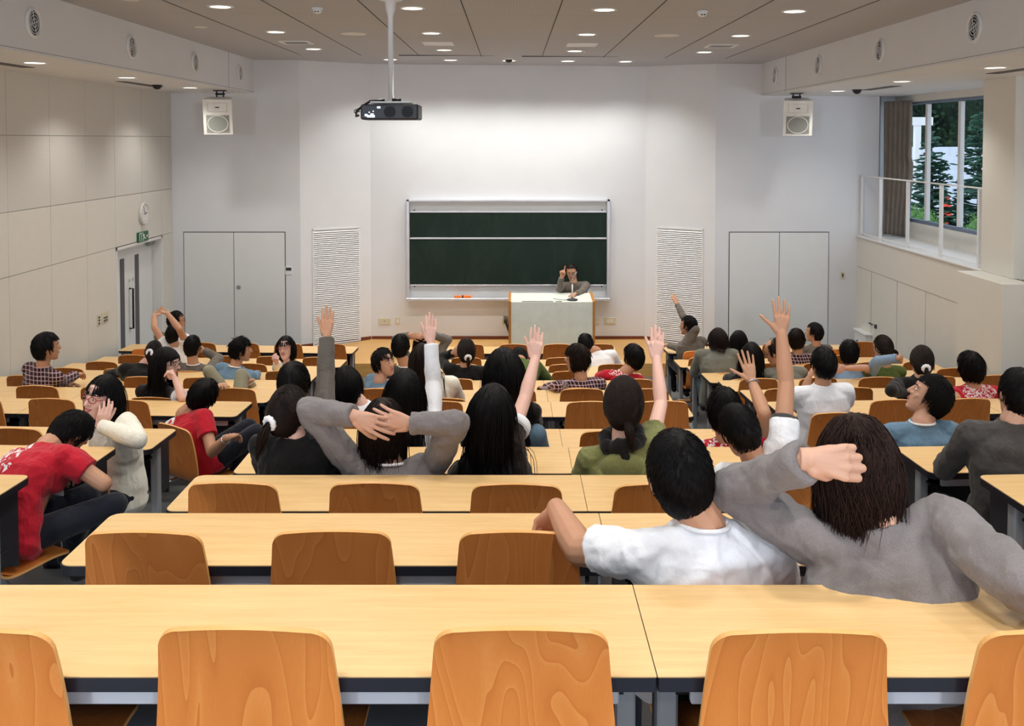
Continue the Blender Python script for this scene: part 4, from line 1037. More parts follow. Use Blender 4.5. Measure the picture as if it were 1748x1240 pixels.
def tail(hm, L, S, spread, N, cols, seed, bend):
    """the loose tail hanging from a hair tie"""
    mb, tubes, tl, R, C, hr = hm; rs = np.random.RandomState(seed + 5); K = 10
    g = R.T @ np.array((0, 0, -1.0)); out = tl / np.linalg.norm(tl); bd = R.T @ np.array(bend, float)
    c = tl.copy(); cen = [c.copy()]; cl = [((np.array(q) - C) @ R, r) for q, r in cols]
    for k in range(1, K):
        f = k / K; v = out * max(0, .8 - 1.8 * f) + g * (.4 + f) + bd * (.4 + f); c = c + v / np.linalg.norm(v) * (L * S / K)
        for q, r in cl:
            e = c - q; le = np.linalg.norm(e); rr = r + .012
            if le < rr: c = q + e / le * rr
        cen.append(c.copy())
    off = rs.normal(size=(N, 3)); off *= (rs.uniform(.1, 1, N) ** .5 / np.linalg.norm(off, axis=1))[:, None]
    ln = rs.uniform(.8, 1.0, N); pts = []
    for k in range(K):
        f = k / (K - 1); pos = np.clip(f * ln, 0, 1) * (K - 1); i0 = np.minimum(pos.astype(int), K - 2); fr = (pos - i0)[:, None]; cc = np.array(cen)
        pts.append(cc[i0] * (1 - fr) + cc[i0 + 1] * fr + off * spread * S * (.45 + .75 * math.sin(math.pi * min(1, f * 1.05 + .1)) - .25 * f))
    tubes(np.array(pts), np.full(N, .0050 * S))
def person(label, h, y, row, F=0, hd=None, hair='short', hm='hair_black', sk='skin_tan', top='cloth_grey', sleeve='long', pants='cloth_dark_jeans',
           L=None, R=None, nb=None, hip=None, sh=None, tilt=0, w=1.0, S=1.0, fem=False, face=False, glasses=None, collar=None, vox=None, N=None, slouch=.02,
           lf=None, legs=None, tie=None, tailL=.2, tail_b=(0, 0, 0), tail_s=.016, tie_m='cloth_white', extras=None, cuff=None, seat=True, seat_rot=0, vol=1.0, smile=False, desk_z=None, seed=None, fr=None, floor=None, hr=None, slv=1.0, hs=1.0, ak=1.0):
    seed = seed or (int(h[0] * 7 + h[1]) % 9973)
    vox = vox or (.0040 if y < 6.6 else .0056 if y < 8 else .0066); N = N or (4200 if y < 3.5 else 2000 if y < 6.6 else 620); hr = hr or (.40 if y < 3.5 else .38 if y < 6.6 else .70)
    fr = fr or (.95 if vox < .005 else 1.04)
    hd = hd or (F, 0, 0); a = math.radians(F); A = math.radians
    hc = P(h[0], h[1], y); fz = FLOORZ[row] if floor is None else floor
    Hm = (Matrix.Translation(hc) @ Matrix.Rotation(A(hd[0]), 4, 'Z') @ Matrix.Rotation(A(hd[1]), 4, 'X') @ Matrix.Rotation(A(hd[2]), 4, 'Y'))
    R3 = Hm.to_3x3()
    n0 = hc + R3 @ Vector((0, -.03, -.08)) * S
    if nb: NB = P(nb[0], nb[1], y + (nb[2] if len(nb) > 2 else -.02))
    else: NB = n0 + ((R3 @ Vector((0, -.15, -1))) * .5 + Vector((0, 0, -1)) * .5).normalized() * .085
    HP = Vector((NB.x, NB.y + .10, fz + .52))
    if hip: HP = Vector((NB.x + hip[0], NB.y + hip[1], fz + .52 + (hip[2] if len(hip) > 2 else 0)))
    sp = (NB - HP).normalized(); Rv = Vector((math.cos(a), math.sin(a), 0)); Rv = (Rv - sp * Rv.dot(sp)).normalized()
    Rv = Rv * math.cos(A(tilt)) + sp * math.sin(A(tilt)); Fw = sp.cross(Rv).normalized()
    tl_ = (NB - HP).length
    t = thing('person', label, 'person', Vector((HP.x, HP.y, fz))); org = Vector((HP.x, HP.y, fz))
    skin_, shirt, trousers, shoes = MB(), MB(), MB(), MB()
    # ---- joints
    J = {}
    for sd, s, arm in (('L', -1, L), ('R', 1, R)):
        j = NB - sp * .068 + Rv * (s * .165 * w)
        if sh and sh.get(sd): q = sh[sd]; j = P(q[0], q[1], j.y + (q[2] if len(q) > 2 else 0))
        raised = False
        if arm and isinstance(arm, dict) and 'e' in arm:
            raised = arm.get('up', False)
            if raised and not (sh and sh.get(sd)): j = j + sp * .05 - Rv * (s * .012)
            e = reach(j, arm['e'][0], arm['e'][1], arm.get('ul', .285), arm['e'][2]); wr = reach(e, arm['w'][0], arm['w'][1], arm.get('fl', .25), arm['w'][2])
            tip = reach(wr, arm['t'][0], arm['t'][1], .17, arm['t'][2]) if 't' in arm else wr + (wr - e)
            n_ = Vector(arm.get('n', (0, 1, 0))); kind = arm.get('k', 'open')
        else:
            mode = arm or 'desk'; zd = fz + DESKH + .035
            if mode == 'desk':
                e = j + Rv * (s * .05) + Fw * .14 - sp * .24; e.z = max(e.z, zd + .02)
                wr = e + Fw * .21 - Rv * (s * .11); wr.z = zd; tip = wr + Fw * .14 - Rv * (s * .1)
            elif mode == 'lap':
                e = j + Rv * (s * .05) - sp * .27 + Fw * .04; wr = e + Fw * .22 - Rv * (s * .08) - Vector((0, 0, .05)); tip = wr + Fw * .15
            else:   # 'fold': forearms crossed on the desk, head on them
                e = j + Rv * (s * .13) + Fw * .19 - sp * .13; e.z = zd + .01; wr = e - Rv * (s * .22) + Fw * .06; wr.z = zd + .01; tip = wr - Rv * (s * .15)
            n_ = Vector((0, 0, -1)); kind = 'relax'
        J[sd] = (j, e, wr, tip, n_, kind, raised)
    # ---- skin: head, neck, torso core, arms and hands in one surface
    head_mesh(skin_, Hm, S, fem)
    nr = .047 if fem else .055
    skin_.capsule(hc + R3 @ Vector((0, -.022, -.055)) * S, NB, nr * S, nr + .008, 12)
    frame_rings(skin_, [(HP + sp * .02, Rv, Fw, .12 * w, .085), (HP + sp * (tl_ * .4), Rv, Fw, .12 * w, .08), (HP + sp * (tl_ * .75), Rv, Fw, .13 * w, .085), (HP + sp * (tl_ * .92), Rv, Fw, .10 * w, .066), (NB + sp * .01, Rv, Fw, .055, .05)])
    longs = sleeve == 'long'
    for sd, s in (('L', -1), ('R', 1)):
        j, e, wr, tip, n_, kind, raised = J[sd]; k = (.86 if fem else 1) * ak
        skin_.capsule(NB - sp * .05 + Rv * (s * .05), j, .045 * w, .042, 10)
        if longs: skin_.capsule(j, e, .04, .034, 10); skin_.capsule(e, wr, .034, .026 * k + .001, 10)
        else:
            skin_.capsule(j, e, .048 * k, .041 * k, 12); m_ = e.lerp(wr, .3); skin_.capsule(e, m_, .040 * k, .043 * k, 12); skin_.capsule(m_, wr, .043 * k, .0285 * k, 12)
        hand_mesh(skin_, wr, tip - wr, n_, sd, kind, (.95 * S if not fem else .88 * S) * hs, fr)
    fuse('body', skin_, sk, t, org, vox, 2)
    # ---- shirt
    sl = -Fw * slouch; kf = .93 if fem else 1
    frame_rings(shirt, [(HP - sp * .09, Rv, Fw, .150 * w, .115), (HP - sp * .05, Rv, Fw, .180 * w, .135), (HP + sp * (tl_ * .15) + sl * .6, Rv, Fw, .176 * w, .132), (HP + sp * (tl_ * .38) + sl, Rv, Fw, .165 * w * kf, .122), (HP + sp * (tl_ * .66) + sl * .8, Rv, Fw, .182 * w * kf, .128),
                        (HP + sp * (tl_ * .84) + sl * .4, Rv, Fw, .172 * w * kf, .110), (HP + sp * (tl_ * .93), Rv, Fw, .125 * w, .088), (NB - sp * .004, Rv, Fw, .080, .072), (NB + sp * .012, Rv, Fw, .070, .064)], 26)
    for sd, s in (('L', -1), ('R', 1)):
        j, e, wr, tip, n_, kind, raised = J[sd]
        shirt.capsule(NB - sp * .055 + Rv * (s * .05), j, .062, .071 * kf, 14); shirt.capsule(HP + sp * (tl_ * .66) + Rv * (s * .09 * w), j, .10 * kf, .066 * kf, 14)
        if longs:
            th = 1.0 if fem else 1.1; c_ = e.lerp(wr, cuff or .93)
            th *= slv; up_ = .068 * kf * (.5 + .5 * slv)
            shirt.capsule(j, e, up_, .052 * th, 14); m_ = e.lerp(c_, .35); shirt.capsule(e, m_, .052 * th, .050 * th, 14)
            u = (c_ - m_).normalized(); shirt.tube([m_ - u * .03, m_, m_.lerp(c_, .5), c_ - u * .03, c_ - u * .028, c_ - u * .002, c_], [.046 * th, .050 * th, .046 * th, .043 * th, .044 * th, .044 * th, .040 * th], 18)
        elif sleeve == 'short':
            c_ = j.lerp(e, cuff or .55); u = (c_ - j).normalized(); shirt.tube([j - u * .05, j, j.lerp(c_, .5), c_], [.05, .070 * kf, .072 * kf, .070 * kf], 16)
            if raised: pass
    if isinstance(top, tuple):      # red T-shirt with a white print at a seen place
        c_ = P(top[0], top[1], NB.y) - org; nm = 'red_print_%d' % len(MATS); red_print(nm, c_.x, c_.z, *top[2:]); top = nm
    fuse('shirt', shirt, top, t, org, max(vox * 1.3, .0065), 3 if vox > .004 else 2, .028 if y < 3.5 else .022 if y < 5.5 else .014, .09)
    if collar: 
        cm = MB(); cm.tube([NB + sp * .006 + Rv * (.071 * math.cos(q)) + Fw * (.065 * math.sin(q)) + sp * (-.012 * math.sin(q)) for q in [i * math.pi / 12 for i in range(24)]], .0075, 8, closed=True)
        cm.v = [tuple(Vector(p) - org) for p in cm.v]; part('collar', cm, collar, t, True)
    # ---- trousers and shoes
    lfa = A(lf if lf is not None else max(-50, min(50, F * .3))); LF = Vector((-math.sin(lfa), math.cos(lfa), 0)); LR = Vector((math.cos(lfa), math.sin(lfa), 0))
    trousers.ell((0, 0, 0), (.178 * w, .15, .105), 16, 10, Matrix.Translation(HP + Vector((0, 0, .012))))
    for s in (-1, 1):
        hj = HP + LR * (s * .09); kn = hj + LF * .41 + LR * (s * .05) + Vector((0, 0, -.01)); an = kn + Vector((0, 0, -(kn.z - fz) + .085)) - LF * .06
        if legs and legs.get('L' if s < 0 else 'R'):
            q = legs['L' if s < 0 else 'R']; kn = reach(hj, *q[0][:2], .43, q[0][2]); 
            an = reach(kn, *q[1][:2], .42, q[1][2]); an.z = max(an.z, fz + .07)
            LFs = (an - kn).cross(LR).normalized() if False else LF
        trousers.capsule(hj, kn, .084, .064, 14); trousers.capsule(kn, kn.lerp(an, .35), .063, .058, 12); trousers.capsule(kn.lerp(an, .35), an, .058, .046, 12)
        ft = Vector((LF.x, LF.y, 0)); shoes.capsule(an + Vector((0, 0, -.035)) - ft * .03, an + Vector((0, 0, -.045)) + ft * .15, .040, .032, 10)
    fuse('trousers', trousers, pants, t, org, .010, 3, .008, .1)
    shoes.v = [tuple(Vector(p) - org) for p in shoes.v]; so = part('shoe', shoes, 'cloth_shoe', t, True)
    # ---- hair
    cols = [(tuple(NB - sp * .02), .088), (tuple(NB - sp * .10 - Fw * .02), .128), (tuple(NB - sp * .08 + Rv * .10 * w), .102), (tuple(NB - sp * .08 - Rv * .10 * w), .102), (tuple(HP + sp * (tl_ * .62) + sl + Rv * .06), .142), (tuple(HP + sp * (tl_ * .62) + sl - Rv * .06), .142), (tuple(HP + sp * (tl_ * .4) + sl), .140)]
    tp = (Hm @ (Vector(tie) * S)) if tie else None
    hmx = hair_mesh(Hm, S, hair, cols, N, tp, seed, vol, hr)
    if tie: tail(hmx, tailL, S, tail_s, 110, cols, seed, tail_b)
    hb = hmx[0]; hb.v = [tuple(Vector(p) - org) for p in hb.v]; part('hair', hb, hm, t, True)
    if tie and tie_m:
        tm = MB(); ax = (tp - hc).normalized(); q0 = ax.orthogonal().normalized(); q1 = ax.cross(q0)
        tm.tube([tp + ax * .004 + (q0 * math.cos(q) + q1 * math.sin(q)) * .024 * S - org for q in [i * math.pi / 10 for i in range(20)]], [.013 + .004 * (i % 2) for i in range(20)], 8, closed=True); part('hair_tie', tm, tie_m, t, True)
    # ---- face details
    Lc = Matrix.Translation(-org) @ Hm @ Matrix.Scale(S, 4)
    if face:
        e1, e2, br, lp = MB(), MB(), MB(), MB()
        for s in (-1, 1):
            e1.ell((s * .032, .0855, .010), (.0135, .008, .0050 if not smile else .0040), 10, 8, Lc); e2.ell((s * .032 , .0905, .010), (.0060, .0045, .0048 if not smile else .004), 10, 8, Lc)
            br.tube([Lc @ Vector((s * x, yy, z)) for x, yy, z in ((.014, .096, .030), (.032, .0925, .036), (.05, .079, .031))], [.003, .0035, .002], 6)
        eo = part('eye', e1, 'eye_white', t, True); part('iris', e2, 'iris_dark', eo, True); part('eyebrow', br, hm, t, True)
        lw = .026 if smile else .02
        lp.tube([Lc @ Vector((x * lw, .0965 - .010 * x * x, -.060 + (.012 if smile else .002) * x * x)) for x in (-1, -.5, 0, .5, 1)], [.002, .005, .006, .005, .002], 8)
        lp.tube([Lc @ Vector((x * lw, .0975 - .011 * x * x, -.0495 + (.003 if smile else -.002) * x * x)) for x in (-1, -.5, 0, .5, 1)], [.002, .0038, .0042, .0038, .002], 8)
        part('lips', lp, 'lip', t, True)
        if smile: part('teeth', MB().tube([Lc @ Vector((x * .02, .0965 - .010 * x * x, -.0545 + .006 * x * x)) for x in (-1, -.5, 0, .5, 1)], [.001, .0035, .004, .0035, .001], 8), 'teeth', t, True)
    if glasses:
        gm = MB()
        for s in (-1, 1):
            gm.tube([Lc @ Vector((s * .033 + .024 * math.cos(q), .106 - .010 * abs(s * .033 + .024 * math.cos(q)) / .05, .008 + .0165 * math.sin(q))) for q in [i * math.pi / 10 for i in range(20)]], .0022, 6, closed=True)
            gm.tube([Lc @ Vector(p) for p in ((s * .057, .096, .012), (s * .078, .06, .012), (s * .083, -.005, .008))], .002, 6)
        gm.tube([Lc @ Vector(p) for p in ((-.009, .106, .011), (0, .109, .013), (.009, .106, .011))], .002, 6); part('glasses', gm, glasses, t, True)
    if extras: extras(t, org, dict(J=J, NB=NB, HP=HP, sp=sp, Rv=Rv, Fw=Fw, Hm=Hm, S=S, hc=hc, L=Lc))
    # ---- the seat below
    if seat:
        best = None
        for block in ('middle', 'left', 'right'):
            for i, sx in enumerate(SEATS[block]):
                if block != 'middle' and row < 3: continue
                q, rz = block_pt(block, row, sx)
                d = abs(q.x - HP.x)
                if d < .36 and (best is None or d < best[0]): best = (d, (block[0], row, i), HP.y - .19 - q.y)
        if best:
            if seat_rot: ar = A(seat_rot); OCC[best[1]] = (Vector((HP.x + math.sin(ar) * .23, HP.y - math.cos(ar) * .23, fz)), ar)
            else: OCC[best[1]] = (min(-.03, max(best[2], -.47 if row not in (6,) else -1)), 0)
    if DEBUG: print('PERSON %s head_z %.2f hip-neck %.2f armL %.2f/%.2f armR %.2f/%.2f' % (label[:34], hc.z - fz, tl_, *[x for sd in 'LR' for x in ((J[sd][1] - J[sd][0]).length, (J[sd][2] - J[sd][1]).length)]))
    return t
OCC = {}; NO_CHAIR = set(); DEBUG = False
def bracelet(sd, r=.034, m='silver', f=.9, name='bracelet'):
    def fn(t, org, d):
        j, e, w_ = d['J'][sd][:3]; c = e.lerp(w_, f) - org; ax = (w_ - e).normalized(); q0 = ax.orthogonal().normalized(); q1 = ax.cross(q0)
        part(name, MB().tube([c + (q0 * math.cos(q) + q1 * math.sin(q)) * r for q in [i * math.pi / 12 for i in range(24)]], .005, 8, closed=True), m, t, True)
    return fn
def cuff_band(sd, f=.55, r=.076, m='cloth_white', name='sleeve_cuff'):
    def fn(t, org, d):
        j, e = d['J'][sd][:2]; c = j.lerp(e, f) - org; ax = (e - j).normalized()
        part(name, MB().tube([c - ax * .03, c - ax * .026, c + ax * .012, c + ax * .016], [r * .9, r, r, r * .9], 20), m, t, True)
    return fn
def scarf_hood(t, org, d):
    NB, sp, Rv, Fw = d['NB'], d['sp'], d['Rv'], d['Fw']
    q = lambda i, n: 2 * math.pi * i / n
    part('scarf', MB().tube([NB + sp * (.022 + .012 * math.sin(3 * q(i, 24))) + Rv * .086 * math.cos(q(i, 24)) + Fw * .08 * math.sin(q(i, 24)) - org for i in range(24)], [.028 + .006 * (i % 3) for i in range(24)], 10, closed=True)
         .tube([NB - Fw * .1 + Rv * x + sp * z - org for x, z in ((.0, .0), (.03, -.07), (.06, -.12), (.05, -.17))], [.02, .022, .018, .006], 8).tube([NB - Fw * .1 + Rv * x + sp * z - org for x, z in ((.0, .0), (-.01, -.08), (.0, -.14), (.01, -.16))], [.02, .018, .016, .006], 8), 'cloth_black', t, True)
    hd_ = MB(); rows = []
    for i in range(13):
        s = -1 + 2 * i / 12; x = .13 * s; dz = -.05 - .13 * math.cos(s * 1.35); rows.append(NB + Rv * x - Fw * (.085 + .045 * math.cos(s * 1.5)) + sp * dz - org)
    hd_.tube(rows, [.02 + .028 * math.cos((-1 + 2 * i / 12) * 1.4) for i in range(13)], 12); hd_.ell((0, 0, 0), (.12, .05, .09), 16, 10, Matrix.Translation(NB - Fw * .095 - sp * .09 - org))
    o = part('hood', hd_, 'cloth_green', t, True)
def both(*fs):
    def fn(t, org, d):
        for f in fs: f(t, org, d)
    return fn
# ---------------- the two men in the second row
person('man in a white T-shirt, second row, arm laid along the empty chair to his left', (1160, 812), 2.86, 2, F=6, hd=(10, -8, -9), hair='crop', sk='skin_tan', top='cloth_white', sleeve='short', w=1.12, vox=.004, S=1.08,
       nb=(1203, 897, -.04), hip=(-.02, .08), ak=1.18, L=dict(e=(990, 940, 2.97), w=(950, 868, 3.16), t=(925, 902, 3.19), n=(-.3, -.3, -1), k='droop'), R='lap', sh=dict(L=(1082, 945), R=(1322, 950)), cuff=.66, vol=.99, collar='cloth_white')
person('man with long wavy brown hair in a grey fleece, second row, fist at his head', (1464, 792), 2.74, 2, F=-4, hd=(4, -6, -4), hair='wavy', hm='hair_brown', sk='skin_mid', top='cloth_grey_fleece', w=1.28, vox=.0034, S=1.08, slv=1.15, hs=1.12, vol=1.06, seed=5, N=5200, hr=.30,
       nb=(1500, 896, -.085), hip=(.02, .02), tilt=10, sh=dict(L=(1425, 945, -.02), R=(1608, 892)), slouch=.13,
       L=dict(e=(1248, 838, 1), w=(1380, 785, 2.56), t=(1444, 790, 2.55), n=(.25, .8, -.2), k='grip', ul=.33, fl=.30), R=dict(e=(1748, 1000, -1), w=(1830, 1010, 1), n=(0, 0, -1), k='relax', ul=.32), cuff=.97)
# ---------------- fourth row
person('man in a grey sweater with hands clasped behind his brown-haired head, fourth row', (655, 728), 4.78, 4, F=0, hd=(0, 6, 0), hair='wavy', hm='hair_dark_brown', sk='skin_mid', top='cloth_grey_fleece', w=1.08, vox=.0036, S=1.08, vol=1.08, hs=1.1, slv=1.15,
       nb=(666, 792, -.07), hip=(0, .02), slouch=.13, cuff=.97, collar='cloth_white', sh=dict(L=(606, 798), R=(742, 792)),
       L=dict(e=(528, 700, -1), w=(606, 711, 4.58), t=(684, 742, 4.55), n=(0, 1, -.1), k='clasp', ul=.31, up=True), R=dict(e=(778, 722, -1), w=(700, 723, 4.60), t=(626, 706, 4.59), n=(0, 1, 0), k='clasp', ul=.31, up=True))
person('woman in black with a low ponytail and white scrunchie, fourth row', (492, 705), 4.80, 4, F=-8, hd=(-12, -12, 4), hair='pony', hm='hair_dark_brown', sk='skin_fair', top='cloth_black', fem=True, S=1.05, vol=1.05, nb=(503, 744, -.02), tie=(-.035, -.105, -.045), tailL=.2, tail_b=(-.25, -.1, 0), tail_s=.022, w=1.1, slouch=.05)
person('woman with very long black hair raising her right arm, brown top, fourth row', (838, 702), 4.78, 4, F=0, hd=(-5, 4, 10), hair='long', sk='skin_fair', top='cloth_brown_black', sleeve='short', fem=True, S=1.06, vol=1.08, nb=(846, 775, -.03), tilt=16,
       R=dict(e=(896, 680, 1), w=(914, 612, 1), t=(917, 556, 1), n=(0, 1, .1), k='open', up=True), sh=dict(R=(872, 748)), extras=cuff_band('R', .30, .079), cuff=.30, w=1.05)
person('woman in an olive hooded top with a black scarf raising her right arm, fourth row', (1064, 690), 4.78, 4, F=0, hd=(0, 0, 2), hair='pony', hm='hair_dark_brown', sk='skin_fair', top='cloth_green', sleeve='short', fem=True, S=1.06, vol=1.08, nb=(1062, 756, -.02), tie=(.01, -.112, -.055), tailL=.15, tail_b=(.15, 0, 0), tail_s=.02, tie_m=None, tilt=10, w=1.15,
       R=dict(e=(1128, 690, 1), w=(1121, 612, 1), t=(1123, 553, -1), n=(0, 1, .05), k='open', up=True), L='lap', sh=dict(L=(1004, 785), R=(1112, 757)), cuff=.36, extras=scarf_hood, slouch=.04)
person('man in a white T-shirt with bowed head and right arm raised high, fourth row', (1262, 735), 4.78, 4, F=-6, hd=(18, -22, -14), hair='crop', sk='skin_tan', top='cloth_white', sleeve='short', S=1.05, nb=(1290, 792, -.04), tilt=20, L='lap',
       R=dict(e=(1342, 655, 1), w=(1334, 570, 1), t=(1335, 513, 1), n=(0, 1, .1), k='spread', up=True, ul=.29), sh=dict(R=(1336, 752), L=(1240, 815)), cuff=.34, extras=cuff_band('R', .36, .062, 'cloth_charcoal', 'sleeve_trim'))
person('man in a red T-shirt asleep with his head on the desk, left aisle, fourth row', (120, 741), 5.1, 4, F=-38, hd=(-30, -62, 6), hair='short', sk='skin_tan', top=(22, 752, .13, .10, 22, .5, False), sleeve='short', S=1.0, w=1.25, nb=(80, 764, -.12), hip=(-.06, -.26, .02), L='fold', R='fold', slouch=.08, lf=-35,
       legs=dict(R=((196, 862, -1), (140, 965, 1)), L=((150, 845, 1), (120, 940, 1))), seat_rot=-30)
person('man in a dark grey sweatshirt with thinning hair at the right picture edge, fourth row', (1738, 674), 4.82, 4, F=0, hd=(6, -10, 6), hair='crop', sk='skin_mid', top='cloth_charcoal', S=1.05, w=1.22, nb=(1728, 722, -.03), slouch=.06, hip=(-.02, .04), seed=4)
# ---------------- fifth row
person('smiling woman in red glasses and a white knit sweater turned to the camera', (174, 679), 5.82, 5, F=150, hd=(156, 4, -8), hair='bob', sk='skin_fair', top='cloth_cream_knit', fem=True, S=1.08, face=True, smile=True, glasses='glasses_red', vox=.0042, nb=(194, 730, .02), hip=(.04, .03), lf=95, slv=1.02,
       L=dict(e=(236, 752, -1), w=(170, 727, 5.70), t=(184, 692, 5.68), n=(-.5, .8, .1), k='relax', fl=.26), R='lap', w=.86, sh=dict(L=(216, 722, -.05)))
person('man with short dark hair raising a grey sleeved arm, fifth row', (503, 655), 5.82, 5, F=0, hd=(-10, 4, -4), hair='crop', sk='skin_tan', top='cloth_grey_brown', S=1.05, vol=1.04, tilt=10, nb=(512, 708, -.02),
       R=dict(e=(556, 640, 1), w=(558, 572, 1), t=(560, 526, 1), n=(0, 1, .1), k='open', up=True), sh=dict(R=(552, 712)))
person('woman with long black hair raising a white sleeved arm, fifth row', (691, 668), 5.82, 5, F=0, hd=(4, 0, 2), hair='long', sk='skin_fair', top='cloth_white', fem=True, S=1.06, vol=1.06, tilt=10, nb=(694, 720, -.02),
       R=dict(e=(740, 655, 1), w=(735, 582, 1), t=(736, 529, 1), n=(0, 1, .1), k='open', up=True), sh=dict(R=(738, 722)))
person('woman with long dark hair in black, sideways in jeans, fifth row', (858, 634), 5.84, 5, F=8, hd=(30, 0, 4), hair='long', sk='skin_fair', top='cloth_black', fem=True, S=1.08, vol=1.1, nb=(862, 690, -.02), pants='cloth_jeans_light',
       legs=dict(R=((916, 742, -1), (930, 790, 1)), L=((895, 735, 1), (905, 790, 1))))
person('person in a red print T-shirt raising a hand with a silver bracelet, fifth row', (1236, 700), 5.82, 5, F=-4, hd=(0, -4, 4), hair='shaggy', sk='skin_tan', top=(1216, 752, .12, .07, 40, .55, False), sleeve='short', S=1.06, nb=(1240, 752, -.02), tilt=8, L='lap',
       R=dict(e=(1304, 705, -1), w=(1283, 650, 1), t=(1272, 601, 1), n=(0, 1, .1), k='spread', up=True), sh=dict(R=(1300, 760)), cuff=.4, extras=bracelet('R', .036))
person('man in a blue sweater looking up to the left, right block, fifth row', (1587, 677), 5.80, 5, F=4, hd=(72, 24, 0), hair='short', sk='skin_mid', top='cloth_blue', S=1.08, w=1.12, face=True, nb=(1574, 722, -.03), collar='cloth_collar', slouch=.05, vol=1.04)
# ---------------- sixth to eighth rows
person('man in a red T-shirt with white print leaning back with a hand on his knee', (347, 676), 7.22, 6, F=-32, hd=(-20, -6, 26), hair='short', sk='skin_tan', top=(280, 706, .10, .12, 26, .45, False), sleeve='short', S=1.08, w=1.25, nb=(314, 708, -.04), hip=(.15, -.02), vol=1.05, lf=-40,
       R=dict(e=(362, 772, -1), w=(388, 748, -1), t=(412, 738, 1), n=(.2, .3, -.8), k='relax'), L='lap', legs=dict(R=((436, 738, -1), (402, 800, 1)), L=((425, 728, 1), (395, 800, 1))), seat_rot=-35, extras=bracelet('R', .031), slouch=.05)
person('person with a dark bob and white open-neck top leaning away, sixth row', (595, 654), 7.45, 6, F=-20, hd=(10, -18, -16), hair='bob', sk='skin_fair', top='cloth_white', sleeve='short', fem=True, S=1.06, nb=(617, 690, -.03), hip=(.05, .1))
person('man in a plain white T-shirt with a hand at his face, right block, sixth row', (1405, 622), 7.45, 6, F=6, hd=(12, -4, 2), hair='crop', sk='skin_tan', top='cloth_white', sleeve='short', S=1.05, w=1.16, nb=(1404, 657, -.02), vol=1.03, hip=(.02, .06),
       L=dict(e=(1362, 698, 1), w=(1380, 648, 1), t=(1388, 622, 1), n=(1, .2, 0), k='relax', fl=.24))
person('woman with long black hair and glasses in profile, chin on hand, left block', (284, 621), 8.40, 7, F=-15, hd=(-98, -6, 0), hair='long', sk='skin_fair', top='cloth_brown_black', sleeve='short', fem=True, S=1.1, vol=1.06, face=True, glasses='glasses_black', nb=(270, 660, -.02),
       R=dict(e=(312, 680, -1), w=(298, 645, 1), t=(290, 632, 1), n=(-1, .2, 0), k='fist', fl=.2), extras=cuff_band('R', .55, .070))
person('woman with long dark hair in a white knit sweater, middle block, seventh row', (722, 612), 8.37, 7, F=0, hd=(-25, 0, 0), hair='long', hm='hair_dark_brown', sk='skin_fair', top='cloth_cream_knit', fem=True, S=1.05, nb=(740, 642, -.02))
person('woman in black with a ponytail and white hair tie, right block, seventh row', (1573, 617), 8.37, 7, F=-4, hd=(-4, -10, 4), hair='pony', hm='hair_dark_brown', sk='skin_fair', top='cloth_black', fem=True, S=1.06, vol=1.05, tie=(.0, -.108, -.05), tailL=.17, tail_b=(0, -.1, 0), nb=(1572, 645, -.02), w=1.1, L=dict(e=(1521, 668, -1), w=(1545, 672, 1), n=(0, 0, -1), k='relax'), slouch=.05)
person('person in a red print T-shirt with black hair, right block, seventh row', (1657, 627), 8.37, 7, F=4, hd=(14, -4, -6), hair='shaggy', sk='skin_tan', top=(1668, 668, .15, .07, 60, .5, False), sleeve='short', S=1.08, vol=1.05, nb=(1662, 660, -.02), w=1.1, L=dict(e=(1632, 680, -1), w=(1600, 678, 1), n=(0, 0, -1), k='relax'))
person('man in a plaid shirt at the left wall looking right over his arm', (80, 593), 9.30, 8, F=-28, hd=(-58, 0, 0), hair='short', sk='skin_tan', top='cloth_plaid_dark', S=1.08, w=1.2, face=True, nb=(73, 626, -.02), hip=(-.04, .06), R=dict(e=(106, 652, 1), w=(131, 640, 1), t=(145, 636, 1), n=(0, 0, -1), k='relax'), vol=1.14)
person('man in a blue sweater with spiky hair looking back, middle block, eighth row', (655, 619), 9.28, 8, F=-60, hd=(-128, 4, 8), hair='spiky', sk='skin_mid', top='cloth_blue', S=1.08, face=True, nb=(648, 652, -.02), lf=0, w=1.1)
person('laughing man in a red plaid shirt turned left, middle block, eighth row', (985, 612), 9.28, 8, F=10, hd=(68, -4, -4), hair='shaggy', hm='hair_dark_brown', sk='skin_tan', top='cloth_plaid', S=1.1, w=1.1, face=True, smile=True, nb=(992, 648, -.02), L=dict(e=(952, 660, -1), w=(930, 664, 1), t=(920, 658, 1), n=(0, 0, -1), k='relax'), vol=1.04)
# ---------------- ninth row
person('woman in a black jacket slumped forward on the desk, left block', (262, 603), 10.2, 9, F=30, hd=(20, -35, 10), hair='pony', hm='hair_dark_brown', sk='skin_fair', top='cloth_black', fem=True, S=1.02, nb=(246, 622, -.06), hip=(-.05, -.1), tie=(-.03, -.1, -.04), tailL=.15, w=1.15, L=dict(e=(205, 635, 1), w=(182, 640, 1), n=(0, 0, -1), k='relax'), slouch=.06)
person('man in a blue sweater looking right over folded arms, left block', (411, 597), 10.2, 9, F=-25, hd=(-70, -4, 4), hair='spiky', sk='skin_tan', top='cloth_blue', S=1.06, w=1.2, face=True, nb=(402, 626, -.03), collar='cloth_collar', hip=(-.03, .05), R=dict(e=(428, 648, 1), w=(440, 638, 1), t=(436, 632, 1), n=(0, 0, -1), k='relax'), slouch=.05)
person('man in a dark grey T-shirt with a pale collar, middle block, ninth row', (684, 592), 10.2, 9, F=-4, hd=(-8, 0, 0), hair='crop', sk='skin_tan', top='cloth_charcoal', sleeve='short', S=1.06, w=1.1, nb=(692, 626, -.02), collar='cloth_collar', vol=1.04)
